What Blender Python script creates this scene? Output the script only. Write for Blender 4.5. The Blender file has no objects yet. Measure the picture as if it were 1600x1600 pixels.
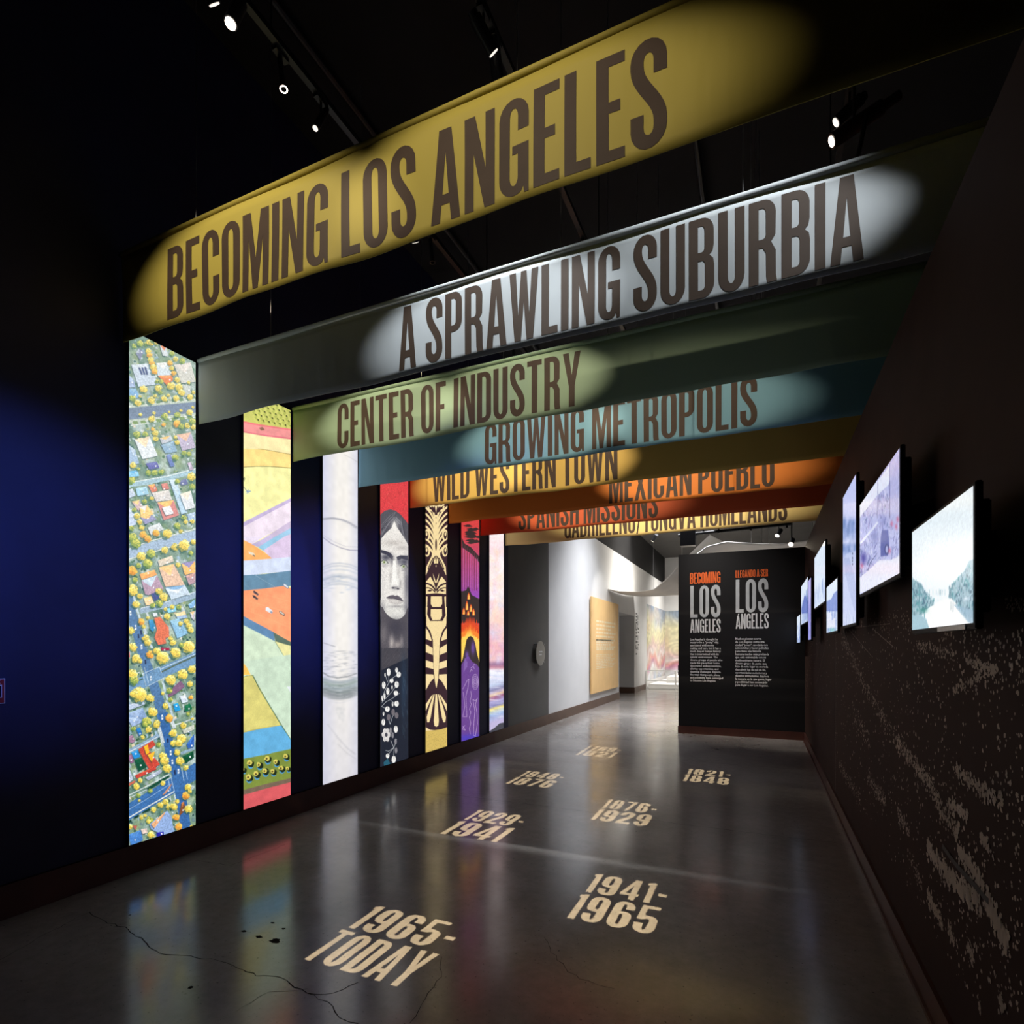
import bpy, bmesh, math, random
import numpy as np
from mathutils import Vector, Matrix, Quaternion
from mathutils.geometry import tessellate_polygon

scene = bpy.context.scene
COL = scene.collection
R = math.radians
random.seed(7)
rng = np.random.default_rng(11)

# ------------------------------------------------------------------ camera
FPX, CXP, HZN, VPX, CAMH = 876.0, 800.0, 1012.0, 1190.0, 1.5
YAW = math.atan2(VPX - CXP, FPX)
cam_d = bpy.data.cameras.new('camera')
cam_d.sensor_width = 36.0
cam_d.lens = 36.0 * FPX / 1600.0
cam_d.shift_y = (HZN - 800.0) / 1600.0
cam_d.clip_start = 0.02
cam_d.clip_end = 200
cam = bpy.data.objects.new('camera', cam_d)
COL.objects.link(cam)
cam.location = (0, 0, CAMH)
cam.rotation_euler = (R(90), 0, YAW)
scene.camera = cam

# ------------------------------------------------------------------ view, world
scene.view_settings.view_transform = 'Standard'
scene.view_settings.look = 'None'
scene.view_settings.gamma = 1.0
scene.view_settings.exposure = 0.0
scene.view_settings.use_curve_mapping = False
wd = bpy.data.worlds.new('world')
scene.world = wd
wd.use_nodes = True
wd.node_tree.nodes['Background'].inputs[0].default_value = (0.02, 0.02, 0.03, 1)
wd.node_tree.nodes['Background'].inputs[1].default_value = 0.0
scene.cycles.max_bounces = 6
scene.cycles.use_adaptive_sampling = False
scene.cycles.sample_clamp_indirect = 4.0


def aim(o, target):
    o.rotation_euler = (Vector(target) - o.location).to_track_quat('-Z', 'Y').to_euler()


def add_light(name, kind, loc, target, power, color, size=None, blend=None, soft=0.03, sx=1.0, sy=1.0, area=None):
    d = bpy.data.lights.new(name, kind)
    d.energy = power
    d.color = color
    if kind == 'SPOT':
        d.spot_size = size
        d.spot_blend = blend
        d.shadow_soft_size = soft
    if kind == 'AREA':
        d.shape = 'RECTANGLE'
        d.size, d.size_y = area
    o = bpy.data.objects.new(name, d)
    COL.objects.link(o)
    o.location = loc
    aim(o, target)
    o.scale = (sx, sy, 1)
    return o


WARM = (1.0, 0.86, 0.66)
NEUT = (1.0, 0.95, 0.88)
BLUE = (0.12, 0.22, 1.0)
# gallery beyond the end wall: area lights added to fill it in place of ceiling spots
g1 = add_light('gallery_fill_light', 'AREA', (-1.8, 17.0, 5.2), (-2.0, 17.0, 0), 380, NEUT, area=(2.0, 5.0))
g1.data.spread = R(105)
g2 = add_light('gallery_fill_light', 'AREA', (-1.6, 22.5, 5.2), (-2.2, 22.8, 0), 200, NEUT, area=(2.0, 3.0))
g2.data.spread = R(110)
g3 = add_light('gallery_fill_light', 'AREA', (-1.7, 12.6, 5.2), (-2.2, 12.6, 0), 200, (0.92, 0.94, 1.0), area=(1.6, 2.4))
g3.data.spread = R(105)

# ------------------------------------------------------------------ materials


def s2l(c):
    c = np.asarray(c, float) / 255.0
    return np.where(c <= 0.04045, c / 12.92, ((c + 0.055) / 1.055) ** 2.4)


def lin(r, g, b):
    v = s2l((r, g, b))
    return (float(v[0]), float(v[1]), float(v[2]))


MATS = {}


def mat(name, col, rough=0.6, spec=0.4, metal=0.0, emit=None, estr=0.0, noise=None, bump=None, alpha_trans=0.0):
    if name in MATS:
        return MATS[name]
    m = bpy.data.materials.new(name)
    m.use_nodes = True
    nt = m.node_tree
    b = nt.nodes['Principled BSDF']
    b.inputs['Base Color'].default_value = (*col, 1)
    b.inputs['Roughness'].default_value = rough
    b.inputs['Specular IOR Level'].default_value = spec
    b.inputs['Metallic'].default_value = metal
    if emit:
        b.inputs['Emission Color'].default_value = (*emit, 1)
        b.inputs['Emission Strength'].default_value = estr
    tc = nt.nodes.new('ShaderNodeTexCoord')
    if noise:
        sc, amt = noise
        n = nt.nodes.new('ShaderNodeTexNoise')
        n.inputs['Scale'].default_value = sc
        n.inputs['Detail'].default_value = 5
        nt.links.new(tc.outputs['Object'], n.inputs['Vector'])
        mr = nt.nodes.new('ShaderNodeMapRange')
        mr.inputs['From Min'].default_value = 0.3
        mr.inputs['From Max'].default_value = 0.7
        mr.inputs['To Min'].default_value = 1 - amt
        mr.inputs['To Max'].default_value = 1 + amt
        nt.links.new(n.outputs['Fac'], mr.inputs['Value'])
        mx = nt.nodes.new('ShaderNodeVectorMath')
        mx.operation = 'SCALE'
        mx.inputs[0].default_value = col
        nt.links.new(mr.outputs[0], mx.inputs['Scale'])
        nt.links.new(mx.outputs[0], b.inputs['Base Color'])
    if bump:
        sc, st = bump
        n2 = nt.nodes.new('ShaderNodeTexNoise')
        n2.inputs['Scale'].default_value = sc
        n2.inputs['Detail'].default_value = 4
        nt.links.new(tc.outputs['Object'], n2.inputs['Vector'])
        bp = nt.nodes.new('ShaderNodeBump')
        bp.inputs['Strength'].default_value = st
        bp.inputs['Distance'].default_value = 0.01
        nt.links.new(n2.outputs['Fac'], bp.inputs['Height'])
        nt.links.new(bp.outputs[0], b.inputs['Normal'])
    MATS[name] = m
    return m


def print_mat(name, strength, rough=0.4, spec=0.2, lit=False):
    """colour attribute print; backlit (emission) or plain ink on a surface"""
    m = bpy.data.materials.new(name)
    m.use_nodes = True
    nt = m.node_tree
    b = nt.nodes['Principled BSDF']
    at = nt.nodes.new('ShaderNodeAttribute')
    at.attribute_name = 'ink'
    b.inputs['Roughness'].default_value = rough
    b.inputs['Specular IOR Level'].default_value = spec
    if lit:
        nt.links.new(at.outputs['Color'], b.inputs['Base Color'])
    else:
        b.inputs['Base Color'].default_value = (0.01, 0.01, 0.01, 1)
        nt.links.new(at.outputs['Color'], b.inputs['Emission Color'])
        b.inputs['Emission Strength'].default_value = strength
    return m


def floor_mat():
    m = bpy.data.materials.new('polished_concrete')
    m.use_nodes = True
    nt = m.node_tree
    b = nt.nodes['Principled BSDF']
    tc = nt.nodes.new('ShaderNodeTexCoord')

    def noise(scale, detail, rough=0.6):
        n = nt.nodes.new('ShaderNodeTexNoise')
        n.inputs['Scale'].default_value = scale
        n.inputs['Detail'].default_value = detail
        n.inputs['Roughness'].default_value = rough
        nt.links.new(tc.outputs['Object'], n.inputs['Vector'])
        return n
    n1 = noise(0.9, 6)
    cr = nt.nodes.new('ShaderNodeValToRGB')
    cr.color_ramp.elements[0].position = 0.3
    cr.color_ramp.elements[0].color = (0.225, 0.208, 0.193, 1)
    cr.color_ramp.elements[1].position = 0.72
    cr.color_ramp.elements[1].color = (0.375, 0.350, 0.328, 1)
    nt.links.new(n1.outputs['Fac'], cr.inputs[0])
    n2 = noise(14, 8, 0.75)
    mr2 = nt.nodes.new('ShaderNodeMapRange')
    mr2.inputs['From Min'].default_value = 0.25
    mr2.inputs['From Max'].default_value = 0.75
    mr2.inputs['To Min'].default_value = 0.78
    mr2.inputs['To Max'].default_value = 1.18
    nt.links.new(n2.outputs['Fac'], mr2.inputs['Value'])
    # small dark pits
    n3 = noise(55, 3, 0.5)
    mr3 = nt.nodes.new('ShaderNodeMapRange')
    mr3.inputs['From Min'].default_value = 0.27
    mr3.inputs['From Max'].default_value = 0.34
    mr3.inputs['To Min'].default_value = 0.35
    mr3.inputs['To Max'].default_value = 1.0
    nt.links.new(n3.outputs['Fac'], mr3.inputs['Value'])
    mm = nt.nodes.new('ShaderNodeMath')
    mm.operation = 'MULTIPLY'
    nt.links.new(mr2.outputs[0], mm.inputs[0])
    nt.links.new(mr3.outputs[0], mm.inputs[1])
    sc = nt.nodes.new('ShaderNodeVectorMath')
    sc.operation = 'SCALE'
    nt.links.new(cr.outputs[0], sc.inputs[0])
    nt.links.new(mm.outputs[0], sc.inputs['Scale'])
    nt.links.new(sc.outputs[0], b.inputs['Base Color'])
    n4 = noise(2.2, 5)
    mr4 = nt.nodes.new('ShaderNodeMapRange')
    mr4.inputs['From Min'].default_value = 0.3
    mr4.inputs['From Max'].default_value = 0.7
    mr4.inputs['To Min'].default_value = 0.13
    mr4.inputs['To Max'].default_value = 0.23
    nt.links.new(n4.outputs['Fac'], mr4.inputs['Value'])
    nt.links.new(mr4.outputs[0], b.inputs['Roughness'])
    b.inputs['Specular IOR Level'].default_value = 0.8
    bp = nt.nodes.new('ShaderNodeBump')
    bp.inputs['Strength'].default_value = 0.035
    bp.inputs['Distance'].default_value = 0.02
    n5 = noise(3.0, 3)
    nt.links.new(n5.outputs['Fac'], bp.inputs['Height'])
    nt.links.new(bp.outputs[0], b.inputs['Normal'])
    return m


M_FLOOR = floor_mat()
M_BLACK = mat('black_paint_blue_wash', (0.022, 0.023, 0.066), 0.5, 0.3, noise=(3, 0.12))  # black paint tinted blue, carrying part of the lamps' blue wash
M_UPPER = mat('black_upper_wall_paint', (0.014, 0.014, 0.015), 0.7, 0.2, noise=(3, 0.12))
M_GREYWALL = mat('charcoal_wall_paint', (0.120, 0.117, 0.108), 0.55, 0.3, noise=(3, 0.06))
M_WHITE = mat('white_wall_paint', (0.72, 0.72, 0.72), 0.6, 0.3, noise=(2, 0.03))
M_BROWNWALL = mat('brown_vinyl_red_bounce', (0.054, 0.030, 0.024), 0.75, 0.12, noise=(4, 0.1))  # brown vinyl, reddened in its colour for the orange light bounced off the banners
M_ENDWALL = mat('near_black_sign_wall', (0.013, 0.0125, 0.0135), 0.5, 0.25)
M_CEIL = mat('black_ceiling', (0.012, 0.012, 0.014), 0.8, 0.2, noise=(2, 0.2))
M_GCEIL = mat('grey_gallery_ceiling', (0.065, 0.062, 0.06), 0.8, 0.2, noise=(2, 0.1))
M_BASE = mat('dark_red_rubber_baseboard', (0.085, 0.030, 0.022), 0.4, 0.4, noise=(5, 0.15))
M_BASEW = mat('brown_rubber_baseboard', (0.11, 0.062, 0.042), 0.4, 0.4, noise=(5, 0.12))
M_METALBLK = mat('black_powder_metal', (0.012, 0.012, 0.014), 0.35, 0.5, noise=(30, 0.1))
M_PLASTIC = mat('black_bezel_plastic', (0.008, 0.008, 0.009), 0.55, 0.12, noise=(40, 0.1))
M_INK = mat('brown_banner_ink', (0.075, 0.050, 0.036), 0.6, 0.2, noise=(8, 0.08))
M_STEEL = mat('brushed_steel', (0.45, 0.45, 0.45), 0.35, 0.5, 1.0, noise=(40, 0.1))
M_LENS = mat('lit_lamp_lens', (0.8, 0.8, 0.8), 0.2, 0.5, emit=(1.0, 0.88, 0.72), estr=9.0)
M_LENSDIM = mat('side_lit_lamp_lens', (0.8, 0.8, 0.8), 0.2, 0.5, emit=(1.0, 0.9, 0.8), estr=1.2)
M_CRACK = mat('dark_crack_and_stain', (0.012, 0.011, 0.010), 0.9, 0.1, noise=(20, 0.2))  # dark tone of the floor's cracks, joints and stains
M_DOT = mat('tan_map_ink', (0.58, 0.48, 0.39), 0.6, 0.2, noise=(6, 0.25))

for m_ in (M_LENS, M_LENSDIM):
    m_.cycles.emission_sampling = 'NONE'

# ------------------------------------------------------------------ mesh helpers


def link(name, me, material, parent=None, smooth=False, kind=None):
    o = bpy.data.objects.new(name, me)
    COL.objects.link(o)
    if material:
        me.materials.append(material)
    if smooth and len(me.polygons):
        me.polygons.foreach_set('use_smooth', [True] * len(me.polygons))
    if parent is not None:
        o.parent = parent
        o.matrix_parent_inverse = Matrix.Translation(-parent.location)
    if kind:
        o['kind'] = kind
    return o


def tag(o, label, cat, group=None):
    o['label'] = label
    o['category'] = cat
    if group:
        o['group'] = group
    return o


def empty(name, loc, label, cat, group=None):
    o = bpy.data.objects.new(name, None)
    COL.objects.link(o)
    o.location = loc
    o.empty_display_size = 0.1
    return tag(o, label, cat, group)


class MB:
    def __init__(s):
        s.v = []
        s.f = []

    def add(s, v, f):
        n = len(s.v)
        s.v += [tuple(p) for p in v]
        s.f += [tuple(i + n for i in q) for q in f]
        return s

    def box(s, x0, x1, y0, y1, z0, z1):
        v = [(x0, y0, z0), (x1, y0, z0), (x1, y1, z0), (x0, y1, z0), (x0, y0, z1), (x1, y0, z1), (x1, y1, z1), (x0, y1, z1)]
        return s.add(v, [(0, 3, 2, 1), (4, 5, 6, 7), (0, 1, 5, 4), (1, 2, 6, 5), (2, 3, 7, 6), (3, 0, 4, 7)])

    def tube(s, a, b, r, n=12, r2=None, caps=True):
        a, b = Vector(a), Vector(b)
        d = (b - a).normalized()
        u = d.orthogonal().normalized()
        w = d.cross(u)
        r2 = r if r2 is None else r2
        v = []
        for p, rr in ((a, r), (b, r2)):
            for i in range(n):
                t = 2 * math.pi * i / n
                v.append(p + (u * math.cos(t) + w * math.sin(t)) * rr)
        f = [(i, (i + 1) % n, n + (i + 1) % n, n + i) for i in range(n)]
        if caps:
            f += [tuple(range(n))[::-1], tuple(range(n, 2 * n))]
        return s.add(v, f)

    def build(s, name, material, parent=None, smooth=False, bevel=0.0, kind=None):
        me = bpy.data.meshes.new(name)
        me.from_pydata(s.v, [], s.f)
        if bevel:
            bm = bmesh.new()
            bm.from_mesh(me)
            bmesh.ops.bevel(bm, geom=bm.edges[:], offset=bevel, segments=2, affect='EDGES')
            bm.to_mesh(me)
            bm.free()
        me.update()
        return link(name, me, material, parent, smooth, kind)


def structure(name, mb, material, parent=None):
    return mb.build(name, material, parent, kind='structure' if parent is None else None)

# ------------------------------------------------------------------ condensed gothic lettering


def arc(cx, cy, rx, ry, a0, a1, n=9):
    return [(cx + rx * math.cos(R(a0 + (a1 - a0) * i / n)), cy + ry * math.sin(R(a0 + (a1 - a0) * i / n))) for i in range(n + 1)]


def rbox(x0, y0, x1, y1, rx, ry, left=True):
    p = arc(x1 - rx, y0 + ry, rx, ry, -90, 0, 6) + arc(x1 - rx, y1 - ry, rx, ry, 0, 90, 6)
    if left:
        p += arc(x0 + rx, y1 - ry, rx, ry, 90, 180, 6) + arc(x0 + rx, y0 + ry, rx, ry, 180, 270, 6)
    else:
        p += [(x0, y1), (x0, y0)]
    return p


def stroke(path, t):
    n = len(path)
    L, Rr = [], []
    for i in range(n):
        p = Vector(path[i])
        d0 = (p - Vector(path[i - 1])).normalized() if i else None
        d1 = (Vector(path[i + 1]) - p).normalized() if i < n - 1 else None
        if d0 is None:
            d0 = d1
        if d1 is None:
            d1 = d0
        m = d0 + d1
        m = m.normalized() if m.length > 1e-6 else d1
        nrm = Vector((-m.y, m.x))
        k = t / 2 / max(0.5, abs(nrm.dot(Vector((-d1.y, d1.x)))))
        L.append(tuple(p + nrm * k))
        Rr.append(tuple(p - nrm * k))
    return L + Rr[::-1]


def bez(p0, p1, p2, p3, n=8):
    out = []
    for i in range(n + 1):
        t = i / n
        u = 1 - t
        out.append(tuple(u ** 3 * a + 3 * u * u * t * b + 3 * u * t * t * c + t ** 3 * d for a, b, c, d in zip(p0, p1, p2, p3)))
    return out


GL = {}


def glyphs(GL, t=0.125, W=0.345, RY=0.19, IY=0.09):
    w = W
    GL['O'] = (w, [[*arc(w / 2, RY, w / 2, RY, 180, 360), *arc(w / 2, 1 - RY, w / 2, RY, 0, 180)],
                   [*arc(w / 2, RY, w / 2 - t, IY, 180, 360), *arc(w / 2, 1 - RY, w / 2 - t, IY, 0, 180)]])
    GL['C'] = (w, [[(w, 0.63), *arc(w / 2, 1 - RY, w / 2, RY, 0, 180), *arc(w / 2, RY, w / 2, RY, 180, 360), (w, 0.37), (w - t, 0.37),
                    *arc(w / 2, RY, w / 2 - t, IY, 360, 180), *arc(w / 2, 1 - RY, w / 2 - t, IY, 180, 0), (w - t, 0.63)]])
    GL['G'] = (w, [[(w, 0.66), *arc(w / 2, 1 - RY, w / 2, RY, 0, 180), *arc(w / 2, RY, w / 2, RY, 180, 300), (w - 0.06, 0.07), (w - 0.05, 0), (w, 0),
                    (w, 0.51), (w - 0.19, 0.51), (w - 0.19, 0.42), (w - t, 0.42),
                    *arc(w / 2, RY, w / 2 - t, IY, 360, 180), *arc(w / 2, 1 - RY, w / 2 - t, IY, 180, 0), (w - t, 0.66)]])
    h = t / 2
    GL['S'] = (w, [stroke([(w - h, 0.675), *arc(w / 2, 0.81, w / 2 - h, 0.19 - 0.058, 0, 180), *bez((h, 0.77), (h, 0.58), (w - h, 0.44), (w - h, 0.25), 10),
                           *arc(w / 2, 0.19, w / 2 - h, 0.19 - 0.058, 0, -180), (h, 0.325)], t)])
    GL['U'] = (w, [[(0, 1), *arc(w / 2, RY, w / 2, RY, 180, 360), (w, 1), (w - t, 1), *arc(w / 2, RY, w / 2 - t, IY, 360, 180), (t, 1)]])
    GL['D'] = (w, [rbox(0, 0, w, 1, 0.17, 0.18, False), rbox(t, 0.1, w - t, 0.9, 0.05, 0.07, False)])
    GL['B'] = (w, [[(0, 0), *arc(w - 0.16, 0.17, 0.16, 0.17, -90, 0, 6), (w, 0.39), (w - 0.015, 0.47), (w - 0.065, 0.52), (w - 0.02, 0.565), (w - 0.006, 0.64),
                    *arc(w - 0.166, 0.83, 0.16, 0.17, 0, 90, 6), (0, 1)], rbox(t, 0.1, w - t, 0.465, 0.045, 0.06, False), rbox(t, 0.57, w - t - 0.006, 0.9, 0.045, 0.06, False)])
    GL['P'] = (w - 0.01, [[(0, 0), (t, 0), (t, 0.39), *arc(w - 0.17, 0.56, 0.16, 0.17, -90, 0, 6), *arc(w - 0.17, 0.83, 0.16, 0.17, 0, 90, 6), (0, 1)],
                          rbox(t, 0.49, w - t - 0.01, 0.9, 0.045, 0.06, False)])
    GL['R'] = (w + 0.01, [[(0, 0), (t, 0), (t, 0.43), (0.175, 0.43), (w - t - 0.004, 0.36), (w - t, 0.08), (w - t + 0.012, 0), (w + 0.01, 0), (w - 0.003, 0.08), (w - 0.006, 0.37), (w - 0.065, 0.485), (w - 0.01, 0.56),
                           *arc(w - 0.165, 0.83, 0.16, 0.17, 0, 90, 6), (0, 1)], rbox(t, 0.53, w - t - 0.005, 0.9, 0.045, 0.06, False)])
    GL['N'] = (0.37, [[(0, 0), (.112, 0), (.112, .60), (.245, 0), (.37, 0), (.37, 1), (.258, 1), (.258, .42), (.13, 1), (0, 1)]])
    GL['M'] = (0.47, [[(0, 0), (.108, 0), (.108, .66), (.19, 0), (.28, 0), (.362, .66), (.362, 0), (.47, 0), (.47, 1), (.325, 1), (.235, .40), (.145, 1), (0, 1)]])
    GL['W'] = (0.51, [[(0, 1), (.115, 1), (.158, .36), (.207, 1), (.303, 1), (.352, .36), (.395, 1), (.51, 1), (.42, 0), (.305, 0), (.255, .56), (.205, 0), (.09, 0)]])
    GL['V'] = (0.38, [[(0, 1), (.122, 1), (.19, .27), (.258, 1), (.38, 1), (.262, 0), (.118, 0)]])
    GL['A'] = (0.38, [[(0, 0), (.118, 0), (.137, .19), (.243, .19), (.262, 0), (.38, 0), (.268, 1), (.112, 1)], [(.15, .30), (.19, .76), (.23, .30)]])
    GL['\u00c1'] = (0.38, [[(0, 0), (.118, 0), (.135, .15), (.245, .15), (.262, 0), (.38, 0), (.268, .84), (.112, .84)], [(.148, .25), (.19, .64), (.232, .25)], [(.15, .88), (.21, .88), (.29, 1.0), (.19, 1.0)]])
    GL['X'] = (0.38, [[(0, 0), (.12, 0), (.19, .31), (.26, 0), (.38, 0), (.255, .51), (.37, 1), (.25, 1), (.19, .71), (.13, 1), (.01, 1), (.125, .51)]])
    GL['Y'] = (0.38, [[(.127, 0), (.253, 0), (.253, .38), (.38, 1), (.255, 1), (.19, .59), (.125, 1), (0, 1), (.127, .38)]])
    w = 0.285
    GL['E'] = (w, [[(0, 0), (w, 0), (w, .105), (t, .105), (t, .455), (w - .045, .455), (w - .045, .56), (t, .56), (t, .895), (w, .895), (w, 1), (0, 1)]])
    GL['F'] = (w - .01, [[(0, 0), (t, 0), (t, .43), (w - .05, .43), (w - .05, .535), (t, .535), (t, .895), (w - .01, .895), (w - .01, 1), (0, 1)]])
    GL['L'] = (w - .01, [[(0, 0), (w - .01, 0), (w - .01, .105), (t, .105), (t, 1), (0, 1)]])
    GL['I'] = (t, [[(0, 0), (t, 0), (t, 1), (0, 1)]])
    GL['T'] = (.33, [[(.1025, 0), (.2275, 0), (.2275, .895), (.33, .895), (.33, 1), (0, 1), (0, .895), (.1025, .895)]])
    GL['H'] = (.36, [[(0, 0), (t, 0), (t, .44), (.235, .44), (.235, 0), (.36, 0), (.36, 1), (.235, 1), (.235, .55), (t, .55), (t, 1), (0, 1)]])
    GL['/'] = (.27, [[(0, -.04), (.075, -.04), (.27, 1.04), (.195, 1.04)]])
    GL['-'] = (.2, [[(.02, .40), (.19, .40), (.19, .52), (.02, .52)]])
    w = 0.38
    GL['1'] = (.17, [[(.045, 0), (.17, 0), (.17, 1), (.085, 1), (.0, .94), (.0, .84), (.045, .86)]])
    six = [[(w, .70), *arc(w / 2, 1 - RY, w / 2, RY, 0, 180), *arc(w / 2, RY, w / 2, RY, 180, 360), *arc(w - .16, .44, .16, .17, 0, 90, 6), (t, .61),
            *arc(w / 2, 1 - RY, w / 2 - t, IY, 180, 0), (w - t, .70)],
           [*arc(w / 2, RY, w / 2 - t, IY, 180, 360), *arc(w / 2, .43, w / 2 - t, .08, 0, 180)]]
    GL['6'] = (w, six)
    GL['9'] = (w, [[(w - x, 1 - y) for x, y in c] for c in six])
    GL['8'] = (w, [[*arc(w / 2, RY, w / 2, RY, 180, 360), (w, .40), (w - .05, .51), (w - .01, .60), *arc(w / 2, 1 - RY, w / 2 - .01, RY, 0, 180), (.01, .60), (.05, .51), (0, .40)],
                   [*arc(w / 2, RY, w / 2 - t, IY, 180, 360), *arc(w / 2, .38, w / 2 - t, .07, 0, 180)],
                   [*arc(w / 2, .65, w / 2 - t, .07, 180, 360), *arc(w / 2, 1 - RY, w / 2 - t, IY, 0, 180)]])
    GL['4'] = (w, [[(.2, 0), (.325, 0), (.325, .19), (w, .19), (w, .30), (.325, .30), (.325, 1), (.185, 1), (0, .30), (0, .19), (.2, .19)], [(.11, .30), (.2, .30), (.2, .70)]])
    GL['7'] = (w - .04, [[(0, 1), (w - .04, 1), (w - .04, .88), (.2, 0), (.07, 0), (.21, .885), (0, .885)]])
    GL['2'] = (w, [[(0, .67), *arc(w / 2, 1 - RY, w / 2, RY, 180, 0), (w, .68), (w - .015, .58), (.15, .13), (w, .13), (w, 0), (0, 0), (0, .13), (w - t - .01, .62), (w - t, .70),
                    *arc(w / 2, 1 - RY, w / 2 - t, IY, 0, 180), (t, .67)]])
    GL['5'] = (w, [[(.03, 1), (w - .02, 1), (w - .02, .885), (.135, .885), (.13, .63), *arc(w - .16, .46, .16, .16, 75, 0, 6), *arc(w / 2, RY, w / 2, RY, 360, 180), (0, .33), (t, .33),
                    *arc(w / 2, RY, w / 2 - t, IY, 180, 360), *arc(w / 2 + .01, .44, w / 2 - t, .08, 0, 120, 6), (.115, .46), (.01, .46)]])


glyphs(GL)
GLB = {}                       # bolder cut for the projected dates
glyphs(GLB, 0.155, 0.38, 0.20, 0.085)


def text_contours(text, gap=0.045, space=0.15, GL=GL):
    """list of (contours) per glyph in unit cap height, plus total width"""
    x = 0.0
    out = []
    for ch in text:
        if ch == ' ':
            x += space
            continue
        w, cs = GL[ch]
        out.append([[(p[0] + x, p[1]) for p in c] for c in cs])
        x += w + gap
    return out, x - gap


def fill(contours):
    pts = [p for c in contours for p in c]
    tri = tessellate_polygon([[Vector((p[0], p[1], 0)) for p in c] for c in contours])
    return pts, tri


def glyph_tris(cs):
    """outer contour, holes, and separate marks (accent)"""
    if len(cs) == 3 and cs[2][0][1] > 0.85 and cs[2][0][1] < 0.9:
        a, b = fill(cs[:2]), fill(cs[2:])
        n = len(a[0])
        return a[0] + b[0], a[1] + [tuple(i + n for i in t) for t in b[1]]
    return fill(cs)


def cut_strips(v, f, axis, step):
    me = bpy.data.meshes.new('tmp')
    me.from_pydata(v, [], f)
    bm = bmesh.new()
    bm.from_mesh(me)
    xs = [p[axis] for p in v]
    x = math.floor(min(xs) / step) * step + step
    n = [0, 0, 0]
    n[axis] = 1
    while x < max(xs):
        co = [0, 0, 0]
        co[axis] = x
        bmesh.ops.bisect_plane(bm, geom=bm.verts[:] + bm.edges[:] + bm.faces[:], plane_co=co, plane_no=n)
        x += step
    V = [tuple(p.co) for p in bm.verts]
    bm.verts.index_update()
    Fc = [tuple(q.index for q in fc.verts) for fc in bm.faces]
    bm.free()
    bpy.data.meshes.remove(me)
    return V, Fc

# ------------------------------------------------------------------ where a point of the photograph lies on a wall of the hall


SN, CS = math.sin(YAW), math.cos(YAW)


def ray(x, y):
    a = (x - CXP) / FPX
    return np.array([-SN + a * CS, CS + a * SN, (HZN - y) / FPX])


def onX(x, y, X):
    r = ray(x, y)
    p = r * (X / r[0])
    return p[1], p[2] + CAMH


def onY(x, y, Y):
    r = ray(x, y)
    p = r * (Y / r[1])
    return p[0], p[2] + CAMH


def onZ(x, y, Z=0.0):
    r = ray(x, y)
    p = r * ((Z - CAMH) / r[2])
    return p[0], p[1]

# ------------------------------------------------------------------ printed pictures: a small painter


def vnoise(h, w, cell, seed):
    g = np.random.default_rng(seed)
    gh, gw = int(h / cell) + 3, int(w / cell) + 3
    a = g.random((gh, gw))
    yy = np.arange(h) / cell
    xx = np.arange(w) / cell
    y0 = yy.astype(int)
    x0 = xx.astype(int)
    fy = (yy - y0)[:, None]
    fx = (xx - x0)[None, :]
    fy = fy * fy * (3 - 2 * fy)
    fx = fx * fx * (3 - 2 * fx)
    A = a[y0][:, x0]
    B = a[y0][:, x0 + 1]
    C = a[y0 + 1][:, x0]
    D = a[y0 + 1][:, x0 + 1]
    return (A * (1 - fx) + B * fx) * (1 - fy) + (C * (1 - fx) + D * fx) * fy


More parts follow.
